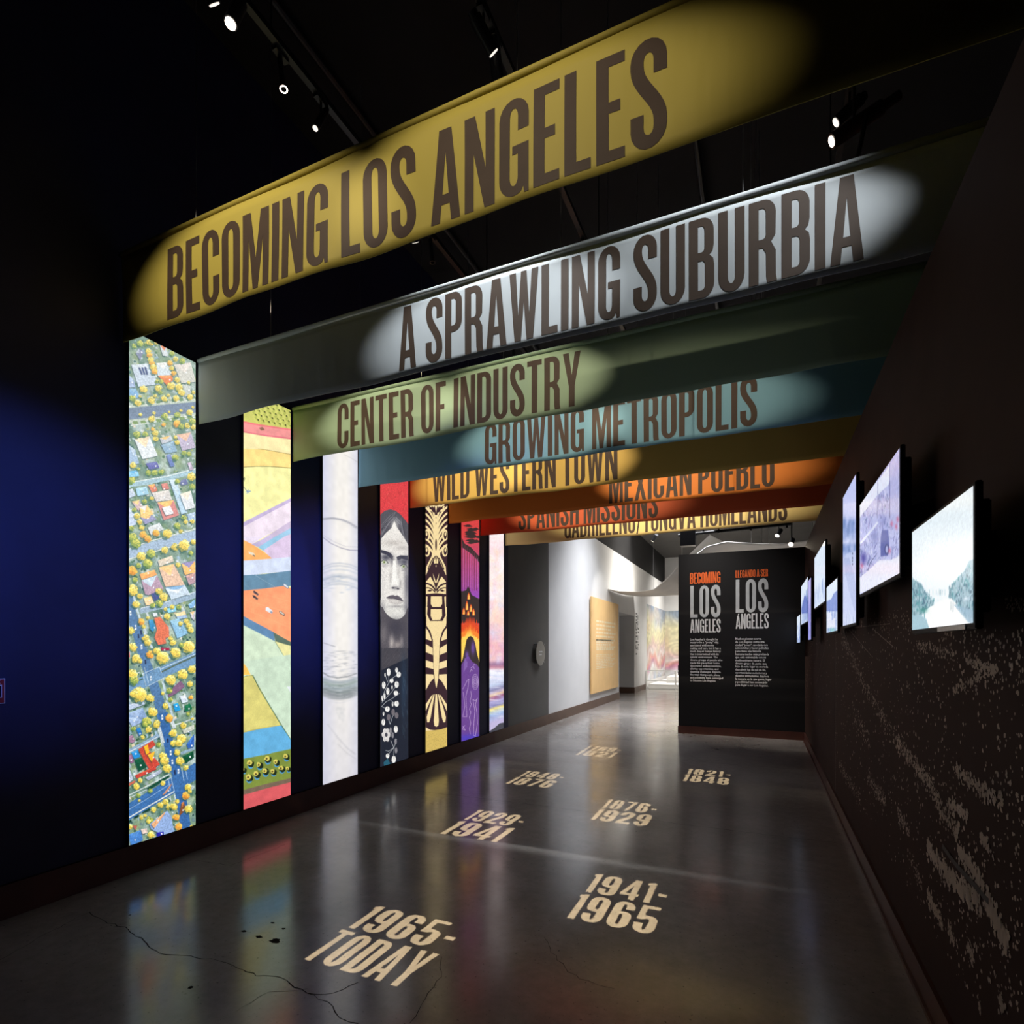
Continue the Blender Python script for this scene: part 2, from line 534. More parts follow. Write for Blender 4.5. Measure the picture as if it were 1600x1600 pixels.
class Canvas:
    """picture on a plane X = const (axis 'X') or Y = const (axis 'Y')"""

    def __init__(s, axis, at, a0, a1, z0, z1, nu, nv, bg, ss=2):
        s.axis, s.at, s.a0, s.a1, s.z0, s.z1 = axis, at, a0, a1, z0, z1
        s.nu, s.nv, s.ss = nu, nv, ss
        s.W, s.H = nu * ss, nv * ss
        s.a = np.zeros((s.H, s.W, 3)) + np.array(bg, float)

    def m(s, p):
        a, z = (onX if s.axis == 'X' else onY)(p[0], p[1], s.at)
        return ((a - s.a0) / (s.a1 - s.a0) * s.W, (z - s.z0) / (s.z1 - s.z0) * s.H)

    def mask(s, q):
        q = np.array(q)
        x0, y0 = np.floor(q.min(0)).astype(int)
        x1, y1 = np.ceil(q.max(0)).astype(int) + 1
        x0, y0 = max(x0, 0), max(y0, 0)
        x1, y1 = min(x1, s.W), min(y1, s.H)
        if x1 <= x0 or y1 <= y0:
            return None
        X, Y = np.meshgrid(np.arange(x0, x1) + 0.5, np.arange(y0, y1) + 0.5)
        ins = np.zeros(X.shape, bool)
        n = len(q)
        for i in range(n):
            ax, ay = q[i]
            bx, by = q[(i + 1) % n]
            if ay == by:
                continue
            c = ((ay > Y) != (by > Y)) & (X < (bx - ax) * (Y - ay) / (by - ay) + ax)
            ins ^= c
        return ins, slice(y0, y1), slice(x0, x1)

    def poly(s, pts, col, al=1.0, jit=0.0):
        r = s.mask([s.m(p) for p in pts])
        if r is None:
            return
        ins, ys, xs = r
        col = np.array(col, float)
        c = s.a[ys, xs]
        k = (ins * al)[..., None]
        src = col[None, None, :]
        if jit:
            src = src * (1 + jit * (rng.random(ins.shape)[..., None] * 2 - 1))
        s.a[ys, xs] = c * (1 - k) + src * k

    def line(s, pts, w, col, al=1.0):
        for a, b in zip(pts[:-1], pts[1:]):
            d = np.array(b, float) - np.array(a, float)
            L = np.hypot(*d)
            if L < 1e-6:
                continue
            d /= L
            n = np.array([-d[1], d[0]]) * w / 2
            e = d * w * 0.25
            a_, b_ = np.array(a) - e, np.array(b) + e
            s.poly([a_ + n, b_ + n, b_ - n, a_ - n], col, al)

    def disc(s, x, y, r, col, al=1.0, ry=None, n=16, wob=0.0, jit=0.0):
        ry = r if ry is None else ry
        k = [1 + wob * (random.random() * 2 - 1) for _ in range(n)]
        s.poly([(x + r * k[i] * math.cos(2 * math.pi * i / n), y + ry * k[i] * math.sin(2 * math.pi * i / n)) for i in range(n)], col, al, jit)

    def soft(s, x, y, rx, ry, col, al=1.0):
        cx, cy = s.m((x, y))
        ex = s.m((x + rx, y))
        ey = s.m((x, y + ry))
        sx = max(abs(ex[0] - cx), 0.5)
        sy = max(abs(ey[1] - cy), 0.5)
        shear = (ex[1] - cy) / (ex[0] - cx)
        x0, x1 = max(int(cx - 2.6 * sx), 0), min(int(cx + 2.6 * sx) + 1, s.W)
        y0, y1 = max(int(cy - 2.6 * sy - 2.6 * sx * abs(shear)), 0), min(int(cy + 2.6 * sy + 2.6 * sx * abs(shear)) + 1, s.H)
        if x1 <= x0 or y1 <= y0:
            return
        X, Y = np.meshgrid(np.arange(x0, x1), np.arange(y0, y1))
        dx = (X - cx)
        dy = (Y - cy) - shear * dx
        k = (np.exp(-((dx / sx) ** 2 + (dy / sy) ** 2)) * al)[..., None]
        s.a[y0:y1, x0:x1] = s.a[y0:y1, x0:x1] * (1 - k) + np.array(col, float) * k

    def softline(s, pts, w, col, al, n=14):
        for a, b in zip(pts[:-1], pts[1:]):
            for i in range(n):
                t = i / n
                s.soft(a[0] + (b[0] - a[0]) * t, a[1] + (b[1] - a[1]) * t, w, w, col, al)

    def grain(s, cell, amt, seed):
        n = vnoise(s.H, s.W, cell, seed)[..., None] - 0.5
        s.a = s.a * (1 + amt * 2 * n)

    def vary(s, cell, col, al, seed, lo=0.5):
        n = vnoise(s.H, s.W, cell, seed)[..., None]
        k = np.clip((n - lo) / (1 - lo), 0, 1) * al
        s.a = s.a * (1 - k) + np.array(col, float) * k

    def mesh(s, name, flip, off):
        a = np.clip(s.a, 0, 255).reshape(s.nv, s.ss, s.nu, s.ss, 3).mean((1, 3))
        col = s2l(a)
        U = s.a0 + (s.a1 - s.a0) * np.linspace(0, 1, s.nu)
        Z = s.z0 + (s.z1 - s.z0) * np.linspace(0, 1, s.nv)
        uu, zz = np.meshgrid(U, Z)
        V = np.zeros((s.nv, s.nu, 3))
        if s.axis == 'X':
            V[..., 0] = s.at + off
            V[..., 1] = uu
        else:
            V[..., 1] = s.at + off
            V[..., 0] = uu
        V[..., 2] = zz
        idx = np.arange(s.nu * s.nv).reshape(s.nv, s.nu)
        q = np.stack([idx[:-1, :-1], idx[:-1, 1:], idx[1:, 1:], idx[1:, :-1]], -1).reshape(-1, 4)
        if flip:
            q = q[:, ::-1]
        me = bpy.data.meshes.new(name)
        me.vertices.add(len(V.reshape(-1, 3)))
        me.vertices.foreach_set('co', V.reshape(-1).astype(np.float32))
        me.loops.add(q.size)
        me.loops.foreach_set('vertex_index', q.reshape(-1).astype(np.int32))
        me.polygons.add(len(q))
        me.polygons.foreach_set('loop_start', np.arange(0, q.size, 4, dtype=np.int32))
        me.update(calc_edges=True)
        at = me.attributes.new('ink', 'FLOAT_COLOR', 'POINT')
        rgba = np.ones((s.nu * s.nv, 4), np.float32)
        rgba[:, :3] = col.reshape(-1, 3)
        at.data.foreach_set('color', rgba.reshape(-1))
        return me

# ------------------------------------------------------------------ the setting


XL, XR = -3.83, 0.64
WT = 3.13                       # top of the right hand partition
YE = 10.2                       # face of the end wall
ZC = 6.2

structure('floor', MB().box(-6.5, 3.0, -4.2, 26, -0.2, 0), M_FLOOR)
structure('ceiling', MB().box(-6.5, 3.0, -4.2, 11.2, ZC, ZC + 0.2), M_CEIL)
structure('ceiling_gallery', MB().box(-6.5, 3.0, 11.2, 26, 5.4, ZC + 0.2), M_GCEIL)
structure('wall_left', MB().box(XL - 0.3, XL, -4.2, 8.45, 0, ZC), M_BLACK)
structure('wall_left_charcoal', MB().box(XL - 0.3, XL, 8.45, 10.37, 0, ZC), M_GREYWALL)
wl = MB().box(XL - 0.6, XL, 10.37, 16.35, 0, 4.25).box(XL - 0.6, XL, 18.5, 25.2, 0, 4.25).box(XL - 0.6, XL, 16.35, 18.5, 2.55, 4.25)
structure('wall_left_gallery', wl, M_WHITE)
structure('wall_left_upper', MB().box(XL - 0.6, XL - 0.02, 10.37, 25.2, 4.25, ZC), M_UPPER)
structure('wall_left_alcove', MB().box(-6.5, -6.3, 14, 25.2, 0, 4.25), M_WHITE)
structure('wall_back', MB().box(-6.5, 3.0, 25.0, 25.2, 0, 5.4), M_WHITE)
structure('wall_right', MB().box(XR, XR + 0.14, -4.2, YE + 0.2, 0, WT), M_BROWNWALL)
structure('wall_right_outer', MB().box(2.2, 2.4, -4.2, 26, 0, ZC), M_UPPER)
structure('wall_front', MB().box(-6.5, 3.0, -4.4, -4.2, 0, ZC), M_UPPER)
wall_end = structure('wall_end', MB().box(-1.337, XR, YE, YE + 0.2, 0, 3.13), M_ENDWALL)


def baseboard(name, mb, material):
    return structure(name, mb, material)


BH = 0.19
baseboard('baseboard_left', MB().box(XL, XL + 0.018, -4.2, 7.9, 0, BH).box(XL, XL + 0.024, -4.2, 7.9, BH - 0.012, BH), M_BASE)
baseboard('baseboard_left_gallery', MB().box(XL, XL + 0.018, 7.9, 16.35, 0, BH), M_BASEW)
baseboard('baseboard_left_far', MB().box(XL, XL + 0.018, 18.5, 20.6, 0, BH).box(XL - 0.6, XL + 0.018, 18.482, 18.5, 0, BH), M_BASEW)
baseboard('baseboard_right', MB().box(XR - 0.018, XR, -4.2, YE, 0, 0.13).box(XR - 0.03, XR, -4.2, YE, 0, 0.022), M_BASE)
baseboard('baseboard_end', MB().box(-1.345, XR, YE - 0.018, YE, 0, 0.13), M_BASE)

# floor joints, cracks and stains
fl = bpy.data.objects['floor']


def crack(pts, w, name='crack', photo=True):
    P = [onZ(*p) if photo else p for p in pts]
    Q = [P[0]]
    for a, b in zip(P[:-1], P[1:]):
        n = max(2, int(math.dist(a, b) / 0.035))
        for i in range(1, n + 1):
            t = i / n
            j = 0.010 if i < n else 0.0
            Q.append((a[0] + (b[0] - a[0]) * t + random.uniform(-j, j), a[1] + (b[1] - a[1]) * t + random.uniform(-j, j)))
    v, f = [], []
    for i, p in enumerate(Q):
        a = Q[max(i - 1, 0)]
        b = Q[min(i + 1, len(Q) - 1)]
        d = Vector((b[0] - a[0], b[1] - a[1])).normalized()
        ww = w * random.uniform(0.45, 1.25) / 2
        v += [(p[0] - d.y * ww, p[1] + d.x * ww, 0.0006), (p[0] + d.y * ww, p[1] - d.x * ww, 0.0006)]
        if i:
            f.append((2 * i - 2, 2 * i - 1, 2 * i + 1, 2 * i))
    MB().add(v, f).build(name, M_CRACK, fl)


crack([(140, 1425), (165, 1440), (200, 1452), (225, 1470), (250, 1490), (330, 1498), (355, 1505), (400, 1525), (440, 1528), (480, 1552), (520, 1572), (530, 1590), (560, 1599)], 0.0045)
crack([(480, 1552), (520, 1552), (560, 1535)], 0.003)
crack([(640, 1599), (665, 1560), (690, 1520), (690, 1495)], 0.0028)
crack([(850, 1465), (870, 1500), (905, 1530), (960, 1545)], 0.0025)
crack([(305, 1345), (360, 1352), (420, 1330), (450, 1318)], 0.003)
crack([(140, 1425), (80, 1455), (0, 1500)], 0.0025)
crack([(370, 1580), (420, 1550), (480, 1545)], 0.002)
for Yj in (4.95, 7.75):
    crack([(XL + 0.03, Yj), (-2.0, Yj + 0.03), (-0.5, Yj - 0.02), (XR - 0.04, Yj)], 0.005, 'floor_joint', False)


def stain(x, y, rx, ry, name='stain'):
    cx, cy = onZ(x, y)
    n = 22
    pts = [(cx + rx * random.uniform(.6, 1.15) * math.cos(2 * math.pi * i / n), cy + ry * random.uniform(.6, 1.15) * math.sin(2 * math.pi * i / n), 0.0005) for i in range(n)]
    MB().add(pts, [tuple(range(n))]).build(name, M_CRACK, fl)


for a in ((430, 1470, .035, .022), (405, 1464, .022, .014), (381, 1455, .018, .012), (426, 1442, .014, .008), (443, 1451, .012, .01), (298, 1543, .012, .012), (203, 1430, .008, .008)):
    stain(*a)

# ------------------------------------------------------------------ light box pictures
PAN = [(2.351, 2.826), (3.246, 3.738), (4.138, 4.640), (5.017, 5.548), (5.923, 6.450), (6.830, 7.372), (7.710, 8.225)]
PZ0, PZ1 = 0.195, 3.6


def paint_aerial():
    cv = Canvas('X', XL, *PAN[0], PZ0, PZ1, 150, 1020, (112, 138, 122))
    S = 7.617

    def c(k, x, y):
        return (190 + x / S, 520 + 200 * k + y / S)

    def P(k, pts, col, jit=0.02):
        cv.poly([c(k, *p) for p in pts], col, 1.0, jit)

    def Ln(k, pts, w, col, al=1.0):
        cv.line([c(k, *p) for p in pts], w / S, col, al)

    cv.vary(46, (52, 92, 80), 0.85, 3, 0.4)
    cv.vary(30, (142, 160, 108), 0.8, 4, 0.5)
    cv.vary(24, (186, 200, 204), 0.8, 9, 0.5)
    for i in range(420):
        x, y = random.uniform(195, 305), random.uniform(505, 1330)
        l, wd2 = random.uniform(3, 9), random.uniform(1.2, 4.5)
        dx, dy2 = (0.42, 0.9) if y < 1040 else (0.25, 0.97)
        ex, ey = (0.98, -0.2) if y < 1040 else (0.9, -0.45)
        cv.poly([(x, y), (x + ex * wd2, y + ey * wd2), (x + ex * wd2 + dx * l, y + ey * wd2 + dy2 * l), (x + dx * l, y + dy2 * l)], random.choice([(196, 208, 212), (214, 214, 204), (150, 178, 200), (172, 186, 186), (222, 200, 170), (120, 150, 176), (84, 120, 84), (70, 110, 80), (206, 214, 220)]), 0.85)
    for i in range(150):
        x, y = random.uniform(195, 305), random.uniform(505, 1330)
        l = random.uniform(6, 20)
        cv.line([(x, y), (x + 0.4 * l, y + 0.9 * l)], 0.5, random.choice([(206, 212, 206), (60, 84, 80), (170, 186, 186)]), 0.8)
    # undergrowth, gardens, yards and paths in a loose regular pattern of lots
    for i in range(900):
        x = random.uniform(195, 305)
        y = random.uniform(505, 1330)
        t = (y - 505) / 825
        g = random.choice([(52, 92, 62), (40, 84, 60), (92, 122, 66), (34, 70, 70), (150, 160, 90), (120, 150, 160), (176, 190, 192)])
        f = 1.12 - 0.35 * t
        cv.disc(x, y, random.uniform(.8, 2.6), [q * f for q in g], 0.85, None, 7, 0.35, 0.15)
    # streets
    roadA = (96, 114, 140)
    P(0, [(60, 880), (870, 785), (870, 1010), (60, 1090)], (170, 184, 170))
    P(0, [(60, 905), (870, 828), (870, 955), (60, 1045)], roadA)
    Ln(0, [(60, 885), (870, 800)], 9, (214, 218, 208))
    Ln(0, [(60, 1068), (870, 985)], 9, (214, 218, 208))
    Ln(0, [(90, 1110), (500, 1050), (860, 1015)], 12, (206, 212, 206))
    for i in range(9):
        x = 110 + i * 92
        P(0, [(x, 840 - i * 9), (x + 44, 836 - i * 9), (x + 54, 872 - i * 9), (x + 8, 878 - i * 9)], (88, 124, 86))
        P(0, [(x, 1062 - i * 9), (x + 54, 1056 - i * 9), (x + 74, 1092 - i * 9), (x + 10, 1098 - i * 9)], (104, 134, 78))
    for k, pts, w, col in ((1, [(50, 292), (250, 262), (540, 205), (870, 120)], 62, (150, 182, 196)), (1, [(50, 270), (520, 190), (870, 95)], 12, (206, 216, 214)),
                           (1, [(50, 1118), (300, 1035), (600, 950), (870, 880)], 108, (150, 172, 196)), (1, [(50, 1060), (300, 965), (870, 812)], 12, (214, 220, 218)),
                           (1, [(50, 1178), (400, 1075), (870, 940)], 12, (206, 214, 210)),
                           (2, [(60, 60), (95, 300), (180, 560), (260, 870), (330, 1050), (420, 1320), (480, 1620)], 120, (72, 108, 150)),
                           (2, [(215, 262), (520, 190), (870, 70)], 66, (142, 164, 184)), (2, [(215, 230), (520, 155), (870, 30)], 9, (206, 214, 220)),
                           (2, [(40, 1200), (240, 1110), (440, 1000), (870, 815)], 132, (98, 136, 172)), (2, [(440, 955), (870, 770)], 10, (170, 190, 205)),
                           (2, [(460, 985), (640, 895), (870, 790)], 18, (74, 92, 78)), (2, [(40, 1150), (230, 1070)], 14, (60, 86, 70)),
                           (2, [(120, 60), (160, 240), (300, 640), (345, 700)], 26, (176, 192, 200)), (2, [(470, 1110), (520, 1290), (600, 1560)], 28, (170, 188, 198)),
                           (3, [(470, -20), (560, 420), (640, 690), (690, 990), (745, 1340)], 122, (50, 94, 150)),
                           (3, [(20, 1150), (300, 985), (560, 830), (860, 640)], 176, (54, 100, 156)),
                           (3, [(20, 950), (280, 820), (540, 680)], 12, (196, 204, 206)), (3, [(20, 985), (300, 850), (560, 722)], 8, (190, 200, 206)),
                           (3, [(20, 1220), (330, 1040), (600, 885)], 14, (202, 206, 204)), (3, [(60, 1100), (300, 960), (560, 790)], 5, (150, 176, 204)),
                           (3, [(40, 420), (240, 320), (410, 220)], 50, (126, 152, 176)), (3, [(40, 430), (410, 235)], 8, (206, 212, 214)),
                           (3, [(425, 130), (470, 300)], 40, (184, 194, 198)), (3, [(590, 100), (720, 60), (850, 10)], 14, (186, 196, 196)),
                           (3, [(690, 430), (840, 370)], 34, (130, 156, 176)), (3, [(580, 60), (605, 120)], 40, (190, 198, 202))):
        Ln(k, pts, w, col)
    # crossings and lane marks
    for a in ([(215, 960), (270, 1150)], [(250, 930), (300, 1120)], [(430, 930), (455, 1000)], [(230, 1010), (420, 930)], [(300, 1150), (480, 1060)]):
        Ln(2, a, 7, (176, 198, 214))
    for a in ([(525, 700), (560, 870)], [(560, 690), (605, 880)], [(690, 590), (720, 760)], [(735, 600), (760, 740)]):
        Ln(3, a, 6, (170, 194, 214))
    for k, x, y in ((2, 85, 290), (2, 145, 460), (2, 215, 690), (2, 325, 1065), (2, 460, 1525), (3, 560, 425), (3, 580, 530), (3, 652, 645)):
        cv.poly([c(k, x - 9, y - 26), c(k, x + 9, y - 30), c(k, x + 14, y + 24), c(k, x - 6, y + 28)], (226, 234, 240))
        cv.poly([c(k, x - 5, y - 8), c(k, x + 8, y - 10), c(k, x + 10, y + 8), c(k, x - 3, y + 10)], (120, 140, 160))
    for k, x, y in ((2, 210, 520), (2, 180, 565), (3, 525, 280), (3, 610, 655), (2, 262, 870)):
        cv.poly([c(k, x - 10, y - 24), c(k, x + 8, y - 28), c(k, x + 13, y + 22), c(k, x - 6, y + 26)], (30, 40, 70))
    # houses: outline, roof colour, ridge colour
    H = [
        (0, [(150, 250), (185, 195), (240, 240), (200, 340)], (112, 120, 150), (176, 186, 200)), (0, [(95, 390), (300, 380), (420, 620), (180, 650)], (186, 200, 216), (206, 216, 226)),
        (0, [(390, 370), (530, 360), (580, 510), (410, 520)], (196, 208, 214), (226, 226, 220)), (0, [(410, 520), (580, 512), (590, 570), (515, 630)], (222, 112, 62), (240, 146, 84)),
        (0, [(430, 150), (510, 170), (530, 290), (470, 280)], (200, 206, 210), (222, 120, 80)), (0, [(600, 390), (800, 360), (860, 590), (690, 610)], (198, 196, 186), (216, 206, 196)),
        (0, [(700, 620), (800, 640), (800, 740), (730, 770)], (176, 184, 178), (190, 196, 190)), (0, [(75, 520), (120, 560), (150, 660), (75, 660)], (150, 170, 206), (170, 190, 216)),
        (0, [(75, 670), (150, 670), (200, 780), (75, 790)], (110, 160, 206), (140, 184, 216)),
        (0, [(130, 1270), (310, 1240), (410, 1470), (230, 1510)], (216, 222, 226), (240, 214, 176)), (0, [(440, 1330), (600, 1290), (640, 1420), (500, 1440)], (128, 162, 190), (150, 180, 200)),
        (0, [(430, 1260), (560, 1230), (580, 1290), (460, 1330)], (182, 186, 196), (238, 190, 110)), (0, [(630, 1220), (800, 1190), (860, 1370), (700, 1410)], (176, 164, 190), (226, 178, 150)),
        (0, [(75, 1350), (140, 1400), (190, 1560), (75, 1590)], (150, 176, 206), (186, 204, 224)), (0, [(270, 1560), (380, 1540), (420, 1600), (290, 1600)], (86, 92, 160), (86, 92, 160)),
        (0, [(510, 1460), (560, 1450), (600, 1590), (550, 1600)], (96, 116, 176), (110, 130, 186)),
        (1, [(270, 40), (400, 20), (430, 90), (310, 110)], (84, 88, 158), (100, 104, 170)), (1, [(535, 0), (590, 0), (610, 70), (565, 78)], (90, 112, 176), (90, 112, 176)),
        (1, [(65, 130), (170, 120), (190, 190), (65, 200)], (126, 190, 226), (90, 170, 220)), (1, [(760, 30), (800, 20), (830, 110), (790, 120)], (180, 160, 186), (190, 170, 196)),
        (1, [(145, 330), (275, 315), (305, 400), (170, 425)], (150, 196, 220), (176, 214, 230)), (1, [(295, 295), (370, 280), (410, 360), (340, 385)], (216, 116, 92), (244, 176, 96)),
        (1, [(450, 280), (520, 268), (548, 340), (470, 350)], (206, 118, 110), (216, 130, 120)), (1, [(70, 350), (110, 335), (150, 420), (70, 450)], (186, 200, 220), (206, 214, 226)),
        (1, [(340, 385), (540, 350), (580, 470), (390, 490)], (206, 200, 196), (216, 208, 200)),
        (1, [(405, 500), (595, 470), (662, 650), (480, 712)], (206, 124, 120), (248, 186, 104)), (1, [(460, 560), (555, 540), (600, 630), (505, 655)], (226, 226, 230), (236, 236, 236)),
        (1, [(100, 490), (190, 475), (240, 560), (180, 600)], (200, 170, 170), (250, 200, 130)), (1, [(195, 560), (280, 530), (360, 640), (210, 680)], (250, 200, 120), (232, 222, 216)),
        (1, [(210, 680), (330, 650), (400, 700), (260, 760)], (140, 140, 180), (240, 184, 110)), (1, [(560, 250), (610, 240), (630, 310), (575, 320)], (110, 116, 160), (110, 116, 160)),
        (1, [(595, 345), (640, 335), (665, 405), (620, 420)], (90, 100, 150), (90, 100, 150)), (1, [(545, 230), (620, 225), (760, 620), (690, 640)], (172, 200, 220), (196, 214, 226)),
        (1, [(670, 400), (800, 360), (850, 560), (740, 590)], (216, 218, 222), (240, 226, 206)), (1, [(660, 250), (740, 215), (770, 280), (690, 300)], (92, 100, 150), (110, 116, 160)),
        (1, [(760, 640), (850, 610), (855, 720), (780, 740)], (160, 186, 214), (180, 200, 220)), (1, [(65, 560), (120, 600), (160, 760), (65, 790)], (186, 200, 226), (200, 210, 230)),
        (1, [(290, 800), (430, 740), (480, 820), (330, 890)], (206, 212, 214), (216, 220, 220)), (1, [(195, 1350), (370, 1300), (400, 1360), (220, 1420)], (240, 160, 90), (250, 176, 100)),
        (1, [(215, 1425), (400, 1365), (480, 1530), (300, 1600), (260, 1590)], (170, 140, 160), (190, 206, 220)), (1, [(420, 1270), (600, 1230), (730, 1480), (500, 1500)], (216, 178, 150), (246, 196, 128)),
        (1, [(500, 1510), (730, 1480), (800, 1600), (530, 1600)], (196, 212, 228), (126, 170, 210)), (1, [(690, 1220), (850, 1190), (855, 1330), (730, 1360)], (246, 180, 100), (140, 130, 176)),
        (1, [(740, 1370), (855, 1330), (855, 1450), (780, 1480)], (176, 140, 150), (200, 150, 140)), (1, [(410, 1190), (580, 1130), (600, 1200), (430, 1260)], (214, 200, 180), (230, 206, 180)),
        (2, [(520, 20), (700, 0), (760, 70), (570, 130)], (190, 206, 220), (220, 226, 230)), (2, [(240, 110), (340, 90), (370, 190), (270, 200)], (238, 200, 150), (250, 210, 140)),
        (2, [(330, 60), (400, 40), (430, 110), (370, 150)], (60, 74, 130), (60, 74, 130)), (2, [(515, 235), (620, 210), (630, 270), (530, 285)], (130, 200, 224), (110, 190, 224)),
        (2, [(615, 295), (730, 265), (745, 310), (630, 330)], (248, 214, 160), (248, 214, 160)), (2, [(630, 330), (745, 310), (760, 340), (650, 365)], (150, 176, 206), (150, 176, 206)),
        (2, [(365, 345), (440, 335), (490, 400), (540, 460), (545, 570), (500, 590), (510, 650), (415, 668), (370, 580), (400, 480)], (214, 104, 72), (240, 142, 84)),
        (2, [(300, 370), (350, 365), (385, 470), (350, 510), (320, 480)], (44, 124, 176), (60, 140, 190)), (2, [(555, 380), (660, 350), (770, 530), (640, 590)], (128, 176, 208), (150, 196, 220)),
        (2, [(770, 190), (845, 130), (848, 220), (790, 230)], (120, 170, 216), (140, 186, 224)), (2, [(350, 290), (400, 285), (410, 330), (360, 330)], (206, 212, 216), (206, 212, 216)),
        (2, [(50, 740), (75, 750), (80, 810), (50, 830)], (196, 70, 66), (196, 70, 66)), (2, [(440, 700), (545, 700), (550, 730), (460, 735)], (150, 30, 60), (170, 40, 70)),
        (2, [(600, 1160), (680, 1090), (730, 1160), (620, 1250), (540, 1285), (530, 1260)], (120, 86, 116), (140, 100, 126)), (2, [(590, 1370), (650, 1355), (680, 1440), (615, 1460)], (30, 140, 200), (40, 160, 216)),
        (2, [(570, 1360), (660, 1340), (700, 1450), (620, 1510), (600, 1490)], None, None), (2, [(670, 1280), (740, 1260), (770, 1340), (700, 1360)], (196, 206, 220), (216, 220, 228)),
        (2, [(725, 1390), (790, 1360), (820, 1430), (730, 1460)], (20, 100, 66), (30, 110, 70)), (2, [(50, 1480), (230, 1410), (300, 1560), (200, 1600), (60, 1600)], (126, 152, 190), (150, 172, 204)),
        (2, [(50, 1380), (230, 1330), (260, 1370), (50, 1450)], (170, 184, 206), (186, 196, 214)), (2, [(790, 280), (845, 265), (848, 380), (810, 350)], (186, 180, 190), (240, 190, 130)),
        (3, [(150, 140), (200, 120), (225, 195), (190, 225)], (34, 100, 170), (40, 120, 190)), (3, [(50, 10), (180, 0), (220, 60), (110, 120)], (150, 172, 206), (170, 190, 216)),
        (3, [(50, 225), (110, 215), (145, 280), (110, 310), (60, 290)], (150, 110, 136), (160, 120, 146)), (3, [(180, 380), (350, 275), (385, 330), (300, 390), (435, 560), (320, 640), (250, 520)], (188, 66, 52), (206, 84, 62)),
        (3, [(245, 350), (290, 325), (310, 420), (275, 450)], (248, 172, 40), (248, 172, 40)), (3, [(290, 450), (375, 405), (340, 535)], (248, 172, 40), (250, 180, 50)), (3, [(95, 420), (170, 385), (205, 470), (130, 500)], (34, 128, 196), (60, 150, 210)),
        (3, [(130, 510), (220, 480), (280, 590), (180, 650)], (16, 72, 50), (20, 84, 56)), (3, [(45, 455), (100, 440), (130, 530), (90, 550)], (140, 96, 130), (150, 106, 140)),
        (3, [(140, 690), (380, 580), (395, 620), (160, 730)], (186, 62, 52), (206, 80, 62)), (3, [(40, 640), (80, 625), (120, 740), (40, 800)], (176, 186, 206), (190, 198, 212)),
        (3, [(40, 800), (140, 750), (145, 770), (50, 830)], (196, 96, 76), (196, 96, 76)), (3, [(260, 720), (440, 620), (470, 650), (300, 750)], (166, 176, 196), (176, 186, 204)),
        (3, [(310, 1270), (520, 1110), (570, 1180), (600, 1360), (480, 1400), (330, 1330)], (134, 160, 204), (150, 176, 214)), (3, [(330, 1270), (500, 1120), (490, 1150), (370, 1320)], (216, 160, 116), (226, 172, 126)),
        (3, [(390, 1370), (480, 1360), (480, 1400), (400, 1420)], (30, 30, 150), (40, 40, 160)), (3, [(65, 1390), (210, 1340), (235, 1460), (90, 1530)], (66, 120, 190), (80, 136, 204)),
        (3, [(105, 1290), (165, 1285), (150, 1340)], (176, 90, 80), (176, 90, 80)), (3, [(210, 1330), (280, 1320), (290, 1370), (230, 1390)], (214, 190, 180), (214, 190, 180)),
        (3, [(750, 320), (840, 200), (838, 350), (770, 375)], (46, 92, 170), (60, 110, 186)), (3, [(700, 150), (840, 90), (840, 150), (720, 200)], (186, 190, 176), (196, 198, 184)),
        (3, [(690, 1020), (720, 1000), (740, 1100), (660, 1180)], (120, 70, 40), (196, 120, 66)), (3, [(460, 930), (580, 780), (560, 830), (500, 910)], (190, 128, 92), (206, 140, 100)),
        (3, [(280, 840), (540, 690), (550, 710), (300, 870)], (16, 66, 50), (16, 66, 50)), (3, [(700, 470), (830, 400), (838, 480), (740, 550)], (14, 70, 46), (20, 90, 56)), (3, [(50, 1240), (90, 1215), (105, 1240), (60, 1265)], (14, 50, 40), (14, 50, 40)),
        (3, [(125, 1185), (180, 1155), (195, 1175), (135, 1205)], (14, 50, 40), (14, 50, 40)), (3, [(220, 1130), (310, 1080), (325, 1105), (235, 1140)], (16, 56, 40), (16, 56, 40))]
    for k, pts, col, rid in H:
        if col is None:
            continue
        q = [(x - 8, y + 12) for x, y in pts]
        cv.poly([c(k, *p) for p in q], (30, 52, 60), 0.6)
        P(k, pts, col, 0.04)
        m = (sum(p[0] for p in pts) / len(pts), sum(p[1] for p in pts) / len(pts))
        n = len(pts)
        if n <= 5 and rid != col:
            P(k, [pts[0], pts[1], ((pts[1][0] + m[0]) / 2, (pts[1][1] + m[1]) / 2), m], rid, 0.04)
            cv.line([c(k, *m), c(k, *pts[2])], 0.5, [q * 0.72 for q in col], 0.7)
            for j in range(1):
                a = (m[0] + random.uniform(-25, 25), m[1] + random.uniform(-25, 25))
                P(k, [a, (a[0] + 16, a[1] - 3), (a[0] + 20, a[1] + 14), (a[0] + 4, a[1] + 17)], random.choice([(236, 240, 242), (206, 212, 220)]), 0)
    for i in range(3):
        P(0, [(175 + i * 36, 425 - i * 3), (200 + i * 36, 421 - i * 3), (236 + i * 30, 508), (212 + i * 30, 512)], (56, 70, 112))
